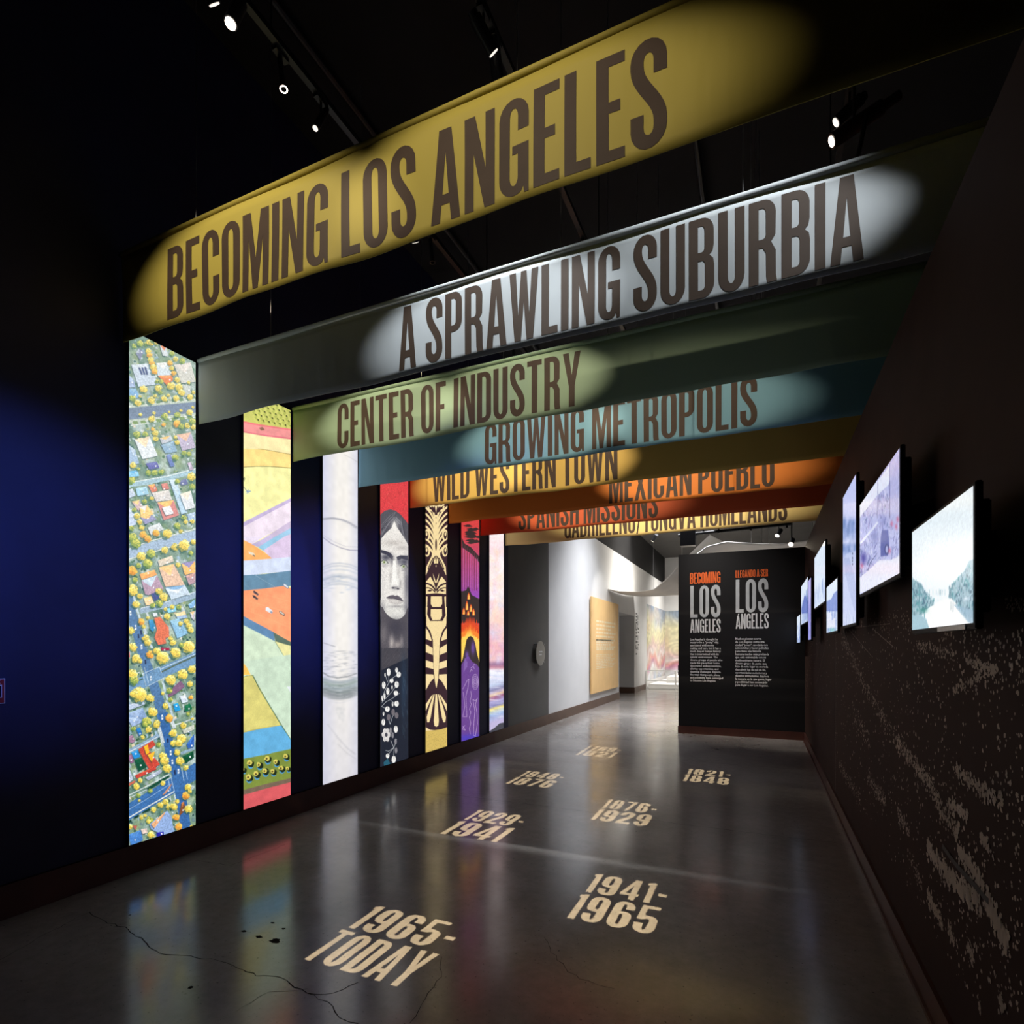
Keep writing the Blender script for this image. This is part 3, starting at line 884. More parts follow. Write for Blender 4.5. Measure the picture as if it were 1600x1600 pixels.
    # trees
    def tree(k, x, y, r, kind=0):
        x, y = c(k, x, y)
        r = r / S * random.uniform(.78, .98)
        pal = [[(244, 212, 92), (222, 188, 76), (172, 160, 72), (252, 236, 146), (128, 132, 66)],
               [(240, 178, 66), (222, 140, 50), (196, 150, 70), (246, 200, 90), (150, 104, 44)],
               [(190, 190, 80), (140, 158, 72), (96, 128, 66), (216, 206, 96), (60, 96, 58)]][kind]
        cv.disc(x - 0.3 * r, y + 0.4 * r, r * 0.95, (34, 74, 66), 0.65, None, 12, 0.2)
        cv.disc(x, y, r * 0.95, pal[2], 1, None, 13, 0.28, 0.15)
        for i in range(int(10 + r * r * 2.2)):
            a = random.uniform(0, 6.28)
            d = r * math.sqrt(random.random()) * 0.93
            b = (math.cos(a) * 0.5 - math.sin(a)) * d / r
            q = pal[3] if b > 0.5 else pal[0] if b > -0.1 else pal[1] if b > -0.7 else pal[4]
            cv.disc(x + math.cos(a) * d, y + math.sin(a) * d, random.uniform(.5, .95) * (0.5 + r * 0.08), q, 0.95, None, 6, 0.3, 0.06)
    for i in range(7):
        tree(0, 280 + i * 28, 110 + random.uniform(-25, 40), 40, 0 if i % 3 else 2)
    for i in range(6):
        tree(0, 300 + i * 14, 230 + i * 48, 42, 1 if i % 2 else 0)
    for a in ((0, 130, 170, 40, 2), (0, 200, 140, 42, 2), (0, 575, 260, 36, 2), (0, 620, 320, 34, 0), (0, 700, 345, 40, 2), (0, 555, 370, 34, 1), (0, 575, 430, 36, 0), (0, 600, 490, 34, 1), (0, 400, 590, 30, 2), (0, 450, 590, 32, 2),
              (0, 570, 640, 52, 0), (0, 640, 570, 46, 0), (0, 660, 650, 56, 0), (0, 690, 720, 44, 0), (0, 240, 680, 48, 0), (0, 415, 670, 46, 0), (0, 440, 720, 30, 2), (0, 110, 790, 44, 2), (0, 175, 845, 40, 0), (0, 200, 765, 22, 0), (0, 335, 815, 48, 0),
              (0, 378, 760, 24, 0), (0, 485, 790, 44, 0), (0, 538, 752, 24, 0), (0, 625, 785, 40, 0), (0, 790, 770, 38, 0), (0, 830, 715, 26, 0), (0, 775, 600, 26, 0), (0, 205, 982, 24, 0), (0, 365, 962, 22, 0), (0, 545, 950, 20, 0), (0, 685, 932, 20, 0),
              (0, 825, 892, 20, 0), (0, 340, 1030, 44, 0), (0, 490, 1000, 46, 2), (0, 640, 985, 46, 2), (0, 790, 955, 46, 0), (0, 380, 1200, 46, 0), (0, 350, 1155, 28, 1), (0, 385, 1270, 34, 0), (0, 480, 1100, 30, 1), (0, 640, 1090, 50, 1), (0, 690, 1120, 40, 2), (0, 760, 1110, 36, 0),
              (0, 820, 1060, 44, 2), (0, 830, 1130, 36, 0), (0, 620, 1250, 28, 0), (0, 640, 1310, 34, 0), (0, 720, 1440, 40, 2), (0, 780, 1450, 34, 2), (0, 160, 1220, 44, 2), (0, 260, 1215, 40, 2), (0, 120, 1580, 40, 0), (0, 620, 1490, 48, 2),
              (1, 110, 60, 36, 0), (1, 180, 105, 26, 2), (1, 100, 240, 54, 2), (1, 300, 150, 36, 2), (1, 370, 150, 40, 2), (1, 450, 140, 40, 2), (1, 640, 250, 36, 2), (1, 810, 195, 58, 0), (1, 820, 310, 44, 2), (1, 340, 450, 30, 0), (1, 250, 490, 40, 2), (1, 130, 590, 34, 2),
              (1, 165, 660, 40, 0), (1, 195, 730, 40, 0), (1, 220, 800, 42, 0), (1, 235, 880, 44, 1), (1, 290, 930, 46, 1), (1, 100, 810, 40, 2), (1, 110, 920, 60, 2), (1, 150, 990, 60, 2), (1, 525, 870, 64, 0), (1, 390, 865, 50, 1), (1, 680, 840, 28, 0), (1, 720, 680, 40, 2), (1, 740, 730, 30, 0), (1, 820, 720, 30, 0),
              (1, 640, 780, 50, 2), (1, 220, 1140, 60, 0), (1, 330, 1110, 70, 2), (1, 490, 1065, 46, 0), (1, 610, 1030, 56, 0), (1, 720, 1010, 76, 0), (1, 830, 970, 36, 0), (1, 110, 1310, 62, 1), (1, 120, 1520, 62, 0), (1, 180, 1250, 40, 2), (1, 290, 1230, 60, 2), (1, 650, 1240, 36, 0), (1, 800, 1100, 36, 2), (1, 430, 1560, 40, 0), (1, 140, 1420, 40, 2),
              (2, 115, 30, 58, 0), (2, 200, 90, 40, 0), (2, 155, 185, 56, 0), (2, 420, 30, 40, 0), (2, 480, 100, 60, 0), (2, 430, 180, 46, 2), (2, 350, 200, 40, 2), (2, 500, 240, 24, 0), (2, 580, 215, 30, 0), (2, 520, 330, 46, 0), (2, 660, 220, 36, 2), (2, 215, 390, 50, 1), (2, 290, 345, 26, 0), (2, 245, 450, 30, 0), (2, 90, 500, 52, 0), (2, 270, 590, 54, 0), (2, 290, 640, 44, 0),
              (2, 115, 690, 56, 0), (2, 155, 830, 60, 0), (2, 200, 860, 40, 0), (2, 680, 415, 36, 0), (2, 750, 390, 40, 0), (2, 780, 440, 42, 0), (2, 800, 490, 38, 0), (2, 590, 640, 44, 0), (2, 560, 590, 30, 0), (2, 320, 780, 56, 1), (2, 400, 740, 56, 0), (2, 470, 820, 84, 0), (2, 620, 760, 66, 0), (2, 775, 690, 76, 0), (2, 690, 670, 40, 2),
              (2, 110, 1020, 76, 0), (2, 130, 1090, 60, 2), (2, 190, 1255, 96, 0), (2, 130, 1250, 60, 0), (2, 320, 1300, 56, 0), (2, 350, 1465, 62, 0), (2, 560, 1085, 72, 0), (2, 705, 1015, 70, 0), (2, 815, 955, 50, 0), (2, 790, 1130, 40, 0), (2, 545, 1210, 40, 2), (2, 465, 1240, 26, 0), (2, 500, 1390, 46, 0), (2, 545, 1530, 52, 1), (2, 400, 1590, 40, 0), (2, 280, 1580, 56, 2), (2, 800, 1290, 34, 1), (2, 770, 1490, 30, 2), (2, 560, 1320, 34, 2),
              (3, 395, 95, 48, 0), (3, 300, 145, 42, 0), (3, 260, 90, 40, 2), (3, 230, 240, 26, 0), (3, 120, 140, 34, 2), (3, 545, 20, 48, 1), (3, 710, 100, 44, 0), (3, 590, 190, 48, 0), (3, 690, 260, 60, 0), (3, 600, 315, 46, 0), (3, 660, 310, 44, 0), (3, 420, 330, 32, 2), (3, 640, 420, 46, 0), (3, 670, 520, 62, 0), (3, 745, 600, 34, 0), (3, 470, 460, 56, 0), (3, 490, 520, 54, 0), (3, 520, 610, 56, 0),
              (3, 155, 820, 46, 0), (3, 200, 750, 36, 0), (3, 470, 785, 34, 0), (3, 320, 875, 34, 2), (3, 180, 930, 36, 2), (3, 190, 990, 20, 0), (3, 770, 830, 44, 0), (3, 745, 930, 52, 1), (3, 790, 880, 30, 0), (3, 770, 1090, 54, 0), (3, 500, 1010, 44, 0), (3, 440, 1040, 44, 0), (3, 540, 1070, 36, 0), (3, 600, 1060, 46, 0), (3, 640, 1000, 32, 0), (3, 360, 1100, 40, 0), (3, 215, 1190, 34, 0), (3, 260, 1170, 24, 0),
              (3, 310, 1220, 50, 2), (3, 630, 1190, 46, 1), (3, 655, 1300, 48, 1), (3, 330, 1400, 46, 0), (3, 300, 1240, 34, 0), (3, 75, 1300, 44, 0), (3, 45, 1520, 24, 0), (3, 820, 20, 24, 0), (3, 45, 1050, 20, 0), (3, 810, 1300, 22, 0)):
        tree(*a)
    cv.a = (cv.a - 128) * 1.10 + 136
    cv.grain(2, 0.03, 21)
    cv.grain(4, 0.14, 22)
    v = np.linspace(0, 1, cv.H)[:, None, None]
    cv.a = cv.a + (np.array((222, 226, 222.)) - cv.a) * (0.05 + 0.22 * np.clip(v * 1.5 - 0.3, 0, 1))
    return cv


def paint_freeway():
    cv = Canvas('X', XL, *PAN[1], PZ0, PZ1, 110, 760, (238, 236, 170))
    S = 7.273
    K = (620, 840, 1050)

    def c(k, x, y):
        return (370 + x / S, K[k] + y / S)

    def P(k, pts, col, jit=0.02):
        cv.poly([c(k, *p) for p in pts], col, 1.0, jit)

    def Ln(k, pts, w, col, al=1.0):
        cv.line([c(k, *p) for p in pts], w / S, col, al)
    P(0, [(0, 0), (655, 0), (655, 400), (400, 370), (0, 300)], (206, 206, 112))
    for i in range(9):
        for j in range(7):
            x, y = 70 + i * 62 + j * 24, -70 + i * 12 + j * 56
            if y < 300 + (x - 60) * 0.16 - 12:
                Ln(0, [(x - 26, y - 30), (x + 20, y + 26)], 16, (178, 184, 92))
                cv.poly([c(0, x, y - 12), c(0, x + 16, y - 2), c(0, x + 18, y + 14), c(0, x + 4, y + 6)], (44, 48, 34))
    P(0, [(40, 285), (250, 325), (600, 375), (600, 490), (330, 460), (40, 405)], (240, 152, 150))
    Ln(0, [(40, 290), (250, 330), (600, 380)], 18, (236, 124, 128))
    Ln(0, [(40, 402), (250, 438), (600, 480)], 14, (226, 118, 132))
    P(0, [(235, 360), (275, 350), (300, 385), (255, 390)], (150, 110, 90))
    P(0, [(40, 412), (330, 462), (600, 490), (600, 660), (300, 605), (40, 590)], (248, 234, 176))
    P(0, [(40, 596), (300, 607), (600, 662), (600, 815), (300, 795), (40, 808)], (253, 222, 140))
    Ln(0, [(220, 598), (300, 606), (600, 660)], 5, (150, 130, 80))
    Ln(0, [(40, 808), (200, 795), (360, 797), (600, 815)], 6, (110, 100, 60))
    P(0, [(40, 815), (200, 800), (360, 802), (600, 820), (600, 1150), (40, 1460)], (244, 240, 168))
    Ln(0, [(62, 1030), (100, 1080)], 6, (90, 100, 120))
    for a in range(7):
        Ln(0, [(108, 1082), (108 + 30 * math.cos(a), 1082 + 26 * math.sin(a))], 7, (120, 150, 190))
    for a in range(5):
        Ln(0, [(64, 940), (64 + 20 * math.cos(a * 1.3), 940 + 26 * math.sin(a * 1.3))], 6, (70, 80, 60))
    P(0, [(40, 1440), (600, 1150), (600, 1200), (40, 1500)], (196, 180, 214))
    P(0, [(40, 1490), (600, 1190), (600, 1420), (270, 1610), (40, 1750)], (236, 222, 234))
    P(1, [(40, 0), (290, -10), (140, 90), (40, 30)], (232, 220, 236))
    P(0, [(600, 1410), (600, 1500), (360, 1640), (240, 1640)], (206, 190, 216))
    P(0, [(600, 1490), (600, 1570), (430, 1640), (330, 1640)], (160, 200, 226))
    P(1, [(40, 20), (160, 80), (280, 160), (400, 240), (300, 250), (40, 270)], (253, 180, 106))
    P(1, [(150, 80), (340, -10), (420, -10), (225, 112)], (194, 182, 214))
    P(1, [(225, 112), (420, -10), (520, -10), (280, 150)], (150, 196, 222))
    P(1, [(280, 150), (520, -10), (600, -40), (600, 230), (380, 240)], (216, 196, 222))
    P(1, [(115, 160), (180, 180), (190, 218), (120, 185)], (236, 226, 200))
    P(1, [(165, 195), (188, 205), (188, 222), (160, 205)], (140, 120, 96))
    P(1, [(40, 265), (300, 248), (600, 220), (600, 380), (300, 410), (40, 440)], (210, 220, 240))
    P(1, [(40, 432), (300, 415), (600, 376), (600, 550), (300, 585), (40, 610)], (104, 140, 164))
    Ln(1, [(190, 430), (410, 560)], 4, (150, 176, 190))
    Ln(1, [(70, 530), (150, 590)], 3, (140, 166, 180))
    P(1, [(40, 605), (300, 580), (500, 552), (600, 575), (600, 1200), (400, 1075), (40, 885)], (253, 160, 112), 0.03)
    for a in ((40, 700, 600, 860), (40, 800, 600, 1030), (200, 620, 600, 730)):
        Ln(1, [(a[0], a[1]), (a[2], a[3])], 6, (250, 176, 124), 0.6)
    for x, y, a, b in ((165, 605, (80, 66, 66), (130, 110, 110)), (158, 655, (70, 56, 56), (130, 110, 100)), (505, 525, (226, 230, 236), (120, 130, 150)), (460, 835, (214, 206, 190), (90, 80, 70))):
        P(1, [(x, y), (x + 22, y), (x + 68, y + 38), (x + 58, y + 58), (x + 8, y + 28)], b)
        P(1, [(x + 6, y + 2), (x + 20, y + 3), (x + 60, y + 36), (x + 52, y + 46), (x + 10, y + 20)], a)
    P(1, [(310, 795), (335, 790), (390, 835), (380, 868), (310, 830)], (232, 236, 240))
    P(1, [(355, 845), (372, 835), (388, 848), (380, 868)], (150, 160, 176))
    P(1, [(40, 882), (400, 1075), (415, 1180), (40, 990)], (98, 136, 172))
    P(1, [(395, 1075), (600, 1190), (600, 1232), (420, 1180)], (92, 112, 96))
    P(1, [(40, 985), (415, 1178), (600, 1500), (600, 1700), (40, 1700)], (206, 224, 196), 0.02)
    P(1, [(415, 1180), (600, 1232), (600, 1490)], (234, 228, 160))
    Ln(1, [(415, 1180), (600, 1490)], 5, (100, 130, 100))
    P(1, [(425, 1392), (442, 1386), (478, 1465), (460, 1478)], (70, 84, 76))
    P(1, [(40, 1380), (100, 1480), (140, 1560), (40, 1560)], (250, 204, 106))
    P(2, [(40, -120), (600, -200), (600, 760), (540, 720), (160, 40), (100, -60)], (200, 220, 196), 0.02)
    P(2, [(40, -100), (90, -60), (135, 20), (40, 40)], (250, 196, 96))
    P(2, [(40, 70), (90, 40), (165, 38), (480, 600), (300, 630), (40, 690)], (214, 204, 120), 0.04)
    Ln(2, [(40, 66), (90, 42), (160, 36)], 5, (110, 120, 70))
    Ln(2, [(165, 38), (240, 190), (480, 590), (600, 780)], 10, (72, 104, 72))
    P(2, [(550, 165), (600, 160), (600, 250)], (226, 232, 236))
    P(2, [(40, 685), (250, 640), (480, 600), (600, 780), (600, 870), (300, 935), (40, 985)], (100, 172, 216), 0.04)
    P(2, [(40, 690), (250, 642), (470, 605), (480, 598), (250, 632), (40, 680)], (190, 180, 90))
    P(2, [(40, 985), (300, 935), (600, 868), (600, 1220), (300, 1275), (40, 1370)], (124, 140, 62), 0.06)
    for x, y, r in ((330, 985, 40), (135, 1035, 38), (240, 1055, 36), (430, 1025, 34), (540, 960, 34), (60, 1110, 30), (120, 1195, 40), (208, 1160, 38), (305, 1125, 40), (395, 1130, 34), (490, 1095, 36), (565, 1100, 26)):
        X, Y = c(2, x, y)
        cv.disc(X + 0.5, Y + r / S * 0.75, r / S * 0.8, (80, 156, 206))
        cv.disc(X + 1.0, Y + 0.6, r / S, (32, 44, 28), 1, None, 14, 0.1)
        cv.disc(X - 1.2, Y - 1.2, r / S * 0.75, (214, 202, 96), 1, None, 9, 0.25)
        cv.disc(X - 1.4, Y - 0.6, r / S * 0.3, (90, 70, 40))
    P(2, [(40, 1340), (300, 1270), (600, 1200), (600, 1250), (300, 1325), (40, 1400)], (120, 100, 84), 0.12)
    P(2, [(40, 1395), (300, 1322), (600, 1245), (600, 1700), (40, 1700)], (212, 92, 96), 0.03)
    cv.grain(20, 0.05, 31)
    cv.grain(3, 0.03, 32)
    return cv


def paint_haze():
    cv = Canvas('X', XL, *PAN[2], PZ0, PZ1, 96, 640, (236, 232, 226))
    W_, H_ = cv.W, cv.H
    u = np.linspace(0, 1, W_)[None, :, None]
    v = np.linspace(0, 1, H_)[:, None, None]
    edge = np.clip(np.abs(u - 0.54) * 2.2 - 0.25, 0, 1) ** 1.2 * 1.5
    cv.a = cv.a * (1 - 0.5 * edge) + np.array((186, 190, 222.)) * 0.5 * edge
    low = np.clip(1 - v / 0.36, 0, 1) * 0.5
    cv.a = cv.a * (1 - low) + np.array((196, 194, 206.)) * low

    def a1(x, y):
        return (495 + x / 6.157, 700 + y / 6.154)

    def a2(x, y):
        return (495 + x / 5.93, 960 + y / 5.926)

    def arcline(f, pts, w, col, al):
        P = [f(*p) for p in pts]
        Q = []
        for i in range(len(P) - 1):
            for k in range(8):
                t = k / 8
                Q.append((P[i][0] + (P[i + 1][0] - P[i][0]) * t, P[i][1] + (P[i + 1][1] - P[i][1]) * t))
        for q in Q:
            cv.soft(q[0], q[1], w * 1.6, w, col, al)
    g = (150, 152, 164)
    arcline(a1, [(40, 690), (130, 680), (220, 692), (300, 725), (380, 780)], 1.6, g, 0.35)
    arcline(a1, [(40, 682), (150, 676), (250, 700), (380, 765)], 0.7, (120, 122, 136), 0.35)
    arcline(a1, [(40, 860), (120, 920), (220, 965), (300, 985), (390, 988)], 0.7, (110, 108, 136), 0.6)
    arcline(a1, [(40, 840), (150, 905), (260, 950), (390, 955)], 0.6, (150, 148, 166), 0.45)
    arcline(a1, [(250, 70), (320, 105), (390, 150)], 0.6, (180, 178, 180), 0.5)
    for y in (1110, 1135, 1170, 1215, 1235, 1285, 1310):
        arcline(a1, [(40, y + 40), (130, y + 5), (210, y), (300, y + 12), (390, y + 50)], random.uniform(.8, 2.0), random.choice([(150, 162, 180), (176, 186, 200), (190, 196, 206)]), 0.25)
    for i in range(30):
        x, y = a1(random.uniform(50, 380), random.uniform(1230, 1420))
        cv.soft(x, y, random.uniform(2, 6), random.uniform(.6, 2), random.choice([(160, 172, 190), (190, 200, 214), (226, 228, 232)]), 0.4)
    arcline(a2, [(50, 265), (110, 285), (160, 300)], 0.8, (150, 150, 160), 0.4)
    for i in range(90):
        y = random.uniform(330, 600)
        x = random.uniform(50, 350)
        X, Y = a2(x, y)
        cv.soft(X, Y, random.uniform(1.5, 6), random.uniform(.5, 1.4), random.choice([(140, 144, 158), (170, 174, 184), (196, 196, 200), (116, 120, 130)]), 0.3)
    arcline(a2, [(45, 540), (100, 575), (180, 588), (270, 575), (360, 545)], 1.0, (120, 124, 128), 0.5)
    for y, col, al in ((620, (150, 162, 168), .35), (650, (140, 156, 152), .4), (680, (150, 164, 170), .4), (710, (126, 136, 138), .45), (740, (130, 136, 140), .45), (765, (150, 154, 158), .4)):
        arcline(a2, [(45, y - 25), (120, y + 5), (200, y + 12), (280, y), (360, y - 35)], 2.4, col, al)
    for i in range(50):
        X, Y = a2(random.uniform(50, 350), random.uniform(640, 770))
        cv.soft(X, Y, random.uniform(1.5, 5), random.uniform(.4, 1.0), random.choice([(106, 116, 116), (190, 196, 200), (130, 140, 136)]), 0.4)
    arcline(a2, [(90, 1020), (180, 1140), (260, 1230), (350, 1300)], 1.2, (172, 172, 178), 0.35)
    arcline(a2, [(180, 1200), (260, 1280), (350, 1340)], 0.9, (180, 178, 182), 0.35)
    arcline(a2, [(60, 800), (200, 820), (350, 780)], 1.2, (206, 206, 210), 0.4)
    for i in range(14):
        X, Y = a2(random.uniform(170, 240), random.uniform(850, 980))
        cv.soft(X, Y, 2.5, 2.5, (186, 188, 190), 0.25)
    cv.grain(18, 0.02, 33)
    return cv


def paint_portrait():
    cv = Canvas('X', XL, *PAN[3], PZ0, PZ1, 110, 720, (40, 42, 52))

    def b(x, y):
        return (580 + x / 7.273, 740 + y / 7.273)

    def d(x, y):
        return (580 + x / 6.4, 950 + y / 6.4)

    def P(f, pts, col, al=1.0, jit=0.03):
        cv.poly([f(*p) for p in pts], col, al, jit)

    def So(f, x, y, rx, ry, col, al):
        s = 7.273 if f is b else 6.4
        X, Y = f(x, y)
        cv.soft(X, Y, rx / s, ry / s, col, al)
    P(b, [(0, -400), (480, -400), (480, 700), (0, 700)], (214, 66, 72), 1, 0.05)
    for i in range(46):
        x, y = random.uniform(100, 390), random.uniform(-200, 430)
        l = random.uniform(20, 90)
        a = random.choice([1.2, 1.9, 1.4, 0.6])
        cv.line([b(x, y), b(x + l * math.cos(a), y + l * math.sin(a))], 0.35, random.choice([(150, 40, 48), (240, 120, 110), (120, 34, 40)]), 0.8)
    # hair
    P(b, [(90, 470), (140, 425), (200, 410), (260, 425), (320, 470), (370, 530), (420, 600), (420, 1000), (90, 1000)], (84, 84, 92))
    for i in range(70):
        t = random.random()
        x0 = 248 + random.uniform(-4, 8)
        y0 = 440 + random.uniform(0, 90)
        if random.random() < 0.5:
            pts = [(x0, y0), (x0 - 60, y0 + 40 + 30 * t), (100, y0 + 140 + 90 * t)]
        else:
            pts = [(x0 + 10, y0), (x0 + 70, y0 + 60), (360, y0 + 200 + 120 * t), (390, y0 + 320 + 120 * t)]
        cv.line([b(*p) for p in pts], 0.35, random.choice([(52, 52, 62), (126, 126, 134), (150, 150, 156), (44, 44, 54)]), 0.75)
    # face
    P(b, [(100, 740), (150, 680), (215, 620), (248, 540), (275, 610), (330, 690), (380, 770), (420, 850), (420, 1550), (370, 1600), (330, 1700), (110, 1700), (110, 1600), (95, 1500)], (226, 222, 216))
    P(d, [(93, -70), (100, -20), (112, 15), (132, 48), (165, 82), (205, 105), (240, 112), (275, 105), (305, 84), (328, 52), (342, 10), (350, -70)], (214, 212, 206))
    P(b, [(92, 1440), (420, 1440), (420, 1500), (92, 1500)], (218, 215, 209))
    So(b, 250, 590, 40, 60, (246, 244, 238), .6)
    So(b, 230, 790, 120, 36, (186, 180, 174), .75)
    So(b, 330, 850, 70, 26, (180, 174, 170), .7)
    for i in range(60):
        x, y = random.uniform(110, 370), random.uniform(740, 860)
        cv.line([b(x, y), b(x + 16, y - 16)], 0.25, random.choice([(150, 144, 140), (236, 232, 226)]), 0.5)
    P(b, [(100, 868), (150, 880), (205, 905), (235, 945), (225, 985), (160, 925), (100, 905)], (62, 64, 78))
    P(b, [(270, 950), (320, 930), (400, 935), (400, 990), (330, 970), (285, 990)], (62, 64, 78))
    So(b, 150, 955, 66, 44, (54, 56, 70), .85)
    So(b, 220, 990, 26, 60, (110, 108, 114), .7)
    So(b, 300, 1000, 26, 50, (96, 96, 106), .7)
    So(b, 360, 1005, 52, 42, (54, 56, 72), .85)
    for ex, ey in ((136, 1008), (356, 1056)):
        P(b, [(ex - 40, ey - 2), (ex - 12, ey - 20), (ex + 20, ey - 12), (ex + 40, ey + 14), (ex + 6, ey + 20), (ex - 26, ey + 14)], (196, 200, 186))
        cv.disc(*b(ex - 4, ey), 1.9, (156, 172, 112))
        cv.disc(*b(ex - 4, ey), 0.9, (24, 30, 24))
        cv.line([b(ex - 42, ey - 4), b(ex - 10, ey - 24), b(ex + 24, ey - 14), b(ex + 42, ey + 14)], 0.9, (34, 36, 48))
        cv.line([b(ex - 30, ey + 18), b(ex + 6, ey + 24), b(ex + 38, ey + 18)], 0.5, (90, 90, 100))
        So(b, ex, ey + 44, 40, 14, (150, 146, 148), .6)
    # nose
    P(b, [(232, 990), (262, 990), (276, 1120), (310, 1230), (300, 1290), (262, 1330), (220, 1310), (196, 1260), (226, 1160)], (240, 238, 232))
    So(b, 205, 1180, 16, 80, (176, 172, 168), .7)
    So(b, 292, 1130, 18, 80, (186, 182, 178), .7)
    So(b, 314, 1250, 14, 40, (150, 146, 146), .8)
    So(b, 258, 1300, 46, 24, (120, 116, 120), .85)
    cv.disc(*b(232, 1300), 2.4, (66, 64, 74), .9, 1.2)
    cv.disc(*b(288, 1310), 2.2, (66, 64, 74), .9, 1.2)
    So(b, 260, 1270, 24, 14, (226, 222, 216), .6)
    # mouth
    P(b, [(155, 1410), (200, 1385), (236, 1380), (256, 1390), (280, 1384), (320, 1410), (350, 1450), (290, 1436), (240, 1424), (190, 1424)], (96, 90, 98))
    P(b, [(160, 1416), (240, 1424), (350, 1450), (320, 1480), (260, 1488), (200, 1470)], (196, 190, 186))
    cv.line([b(155, 1412), b(200, 1422), b(245, 1420), b(300, 1436), b(350, 1452)], 0.7, (50, 48, 58))
    So(b, 250, 1455, 40, 12, (220, 216, 210), .7)
    So(b, 270, 1510, 80, 16, (146, 142, 144), .7)
    So(b, 120, 1250, 24, 160, (196, 192, 190), .5)
    So(b, 388, 1250, 34, 260, (96, 94, 104), .85)
    So(b, 110, 1560, 30, 100, (120, 118, 124), .7)
    So(b, 385, 1540, 30, 100, (110, 108, 116), .7)
    So(d, 240, 60, 70, 40, (236, 234, 228), .5)
    # neck and chest
    P(d, [(88, -10), (100, -10), (112, 17), (132, 50), (165, 84), (205, 107), (240, 114), (275, 107), (305, 86), (328, 54), (342, 12), (355, -10), (355, 402), (88, 402)], (84, 80, 86))
    So(d, 230, 200, 90, 90, (62, 60, 70), .8)
    So(d, 110, 260, 40, 90, (120, 114, 116), .7)
    So(d, 190, 350, 24, 70, (206, 196, 190), .75)
    So(d, 250, 370, 40, 40, (170, 160, 156), .75)
    So(d, 290, 340, 16, 60, (150, 142, 142), .7)
    P(d, [(90, 400), (350, 400), (350, 640), (90, 640)], (70, 68, 74))
    for i in range(120):
        x, y = random.uniform(90, 345), random.uniform(390, 650)
        cv.line([d(x, y), d(x + 24, y - 40)], 0.3, random.choice([(110, 104, 108), (48, 46, 54), (90, 84, 90)]), 0.6)
    P(d, [(90, 620), (350, 500), (350, 1700), (90, 1700)], (34, 38, 50))
    So(d, 310, 800, 30, 300, (44, 62, 84), .7)
    for i in range(40):
        x, y = random.uniform(290, 345), random.uniform(480, 1400)
        cv.line([d(x, y), d(x + 10, y + 50)], 0.4, random.choice([(60, 84, 104), (30, 44, 60), (90, 110, 124)]), 0.6)
    # white sprigs of blossom
    def stem(pts, w=0.55, col=(196, 200, 204)):
        cv.line([d(*p) for p in pts], w, col)
    for pts in ([(90, 985), (130, 940), (200, 900), (270, 850)], [(95, 920), (120, 830), (160, 750), (200, 700), (240, 670)], [(150, 740), (125, 660)], [(160, 740), (160, 650)], [(95, 940), (190, 840), (240, 770)],
                [(180, 920), (230, 960)], [(95, 985), (150, 1010)], [(175, 1160), (200, 1080), (240, 1040)], [(175, 1160), (150, 1080)], [(180, 1320), (215, 1400), (210, 1480)], [(215, 1390), (160, 1430), (130, 1420)], [(215, 1390), (240, 1310)], [(215, 1390), (165, 1450), (150, 1490)]):
        stem(pts)
    W1 = (232, 230, 226)
    for x, y, r, ry in ((160, 640, 18, 40), (240, 620, 14, 26), (260, 665, 22, 28), (190, 725, 20, 24), (112, 770, 18, 36), (240, 765, 22, 34), (152, 830, 16, 36), (232, 850, 22, 24), (120, 880, 10, 30), (98, 900, 8, 30), (240, 955, 22, 30), (200, 960, 8, 24), (148, 1008, 22, 28), (110, 1055, 8, 22), (108, 1140, 18, 34),
                        (125, 665, 7, 20), (195, 790, 7, 22), (232, 1210, 20, 36), (150, 1475, 18, 24), (212, 1510, 22, 36)):
        cv.disc(*d(x, y), r / 6.4, W1, 1, ry / 6.4, 12, 0.06)
        cv.line([d(x, y - ry), d(x + 3, y)], 0.5, (60, 62, 70), 0.8)
    for a in range(6):
        t = a * 1.047
        cv.disc(*d(135 + 26 * math.cos(t), 1265 + 46 * math.sin(t)), 18 / 6.4, (206, 202, 200), 1, 28 / 6.4, 10, 0.1)
    cv.disc(*d(137, 1265), 2.2, (70, 70, 80), 1, 3.2)
    for x, y in ((160, 1090), (205, 1040), (240, 1070)):
        cv.disc(*d(x, y), 3, (110, 104, 110), 1, 5, 8, 0.1)
    for x, y in ((230, 1330), (200, 1270), (180, 1220), (235, 1420)):
        cv.disc(*d(x, y), 2, (130, 128, 134), 1, 5, 8, 0.1)
    P(d, [(110, 1540), (150, 1500), (180, 1560), (120, 1600)], (40, 90, 110))
    P(d, [(190, 1545), (235, 1540), (220, 1580), (180, 1600)], (120, 150, 180))
    cv.grain(3, 0.10, 41)
    return cv


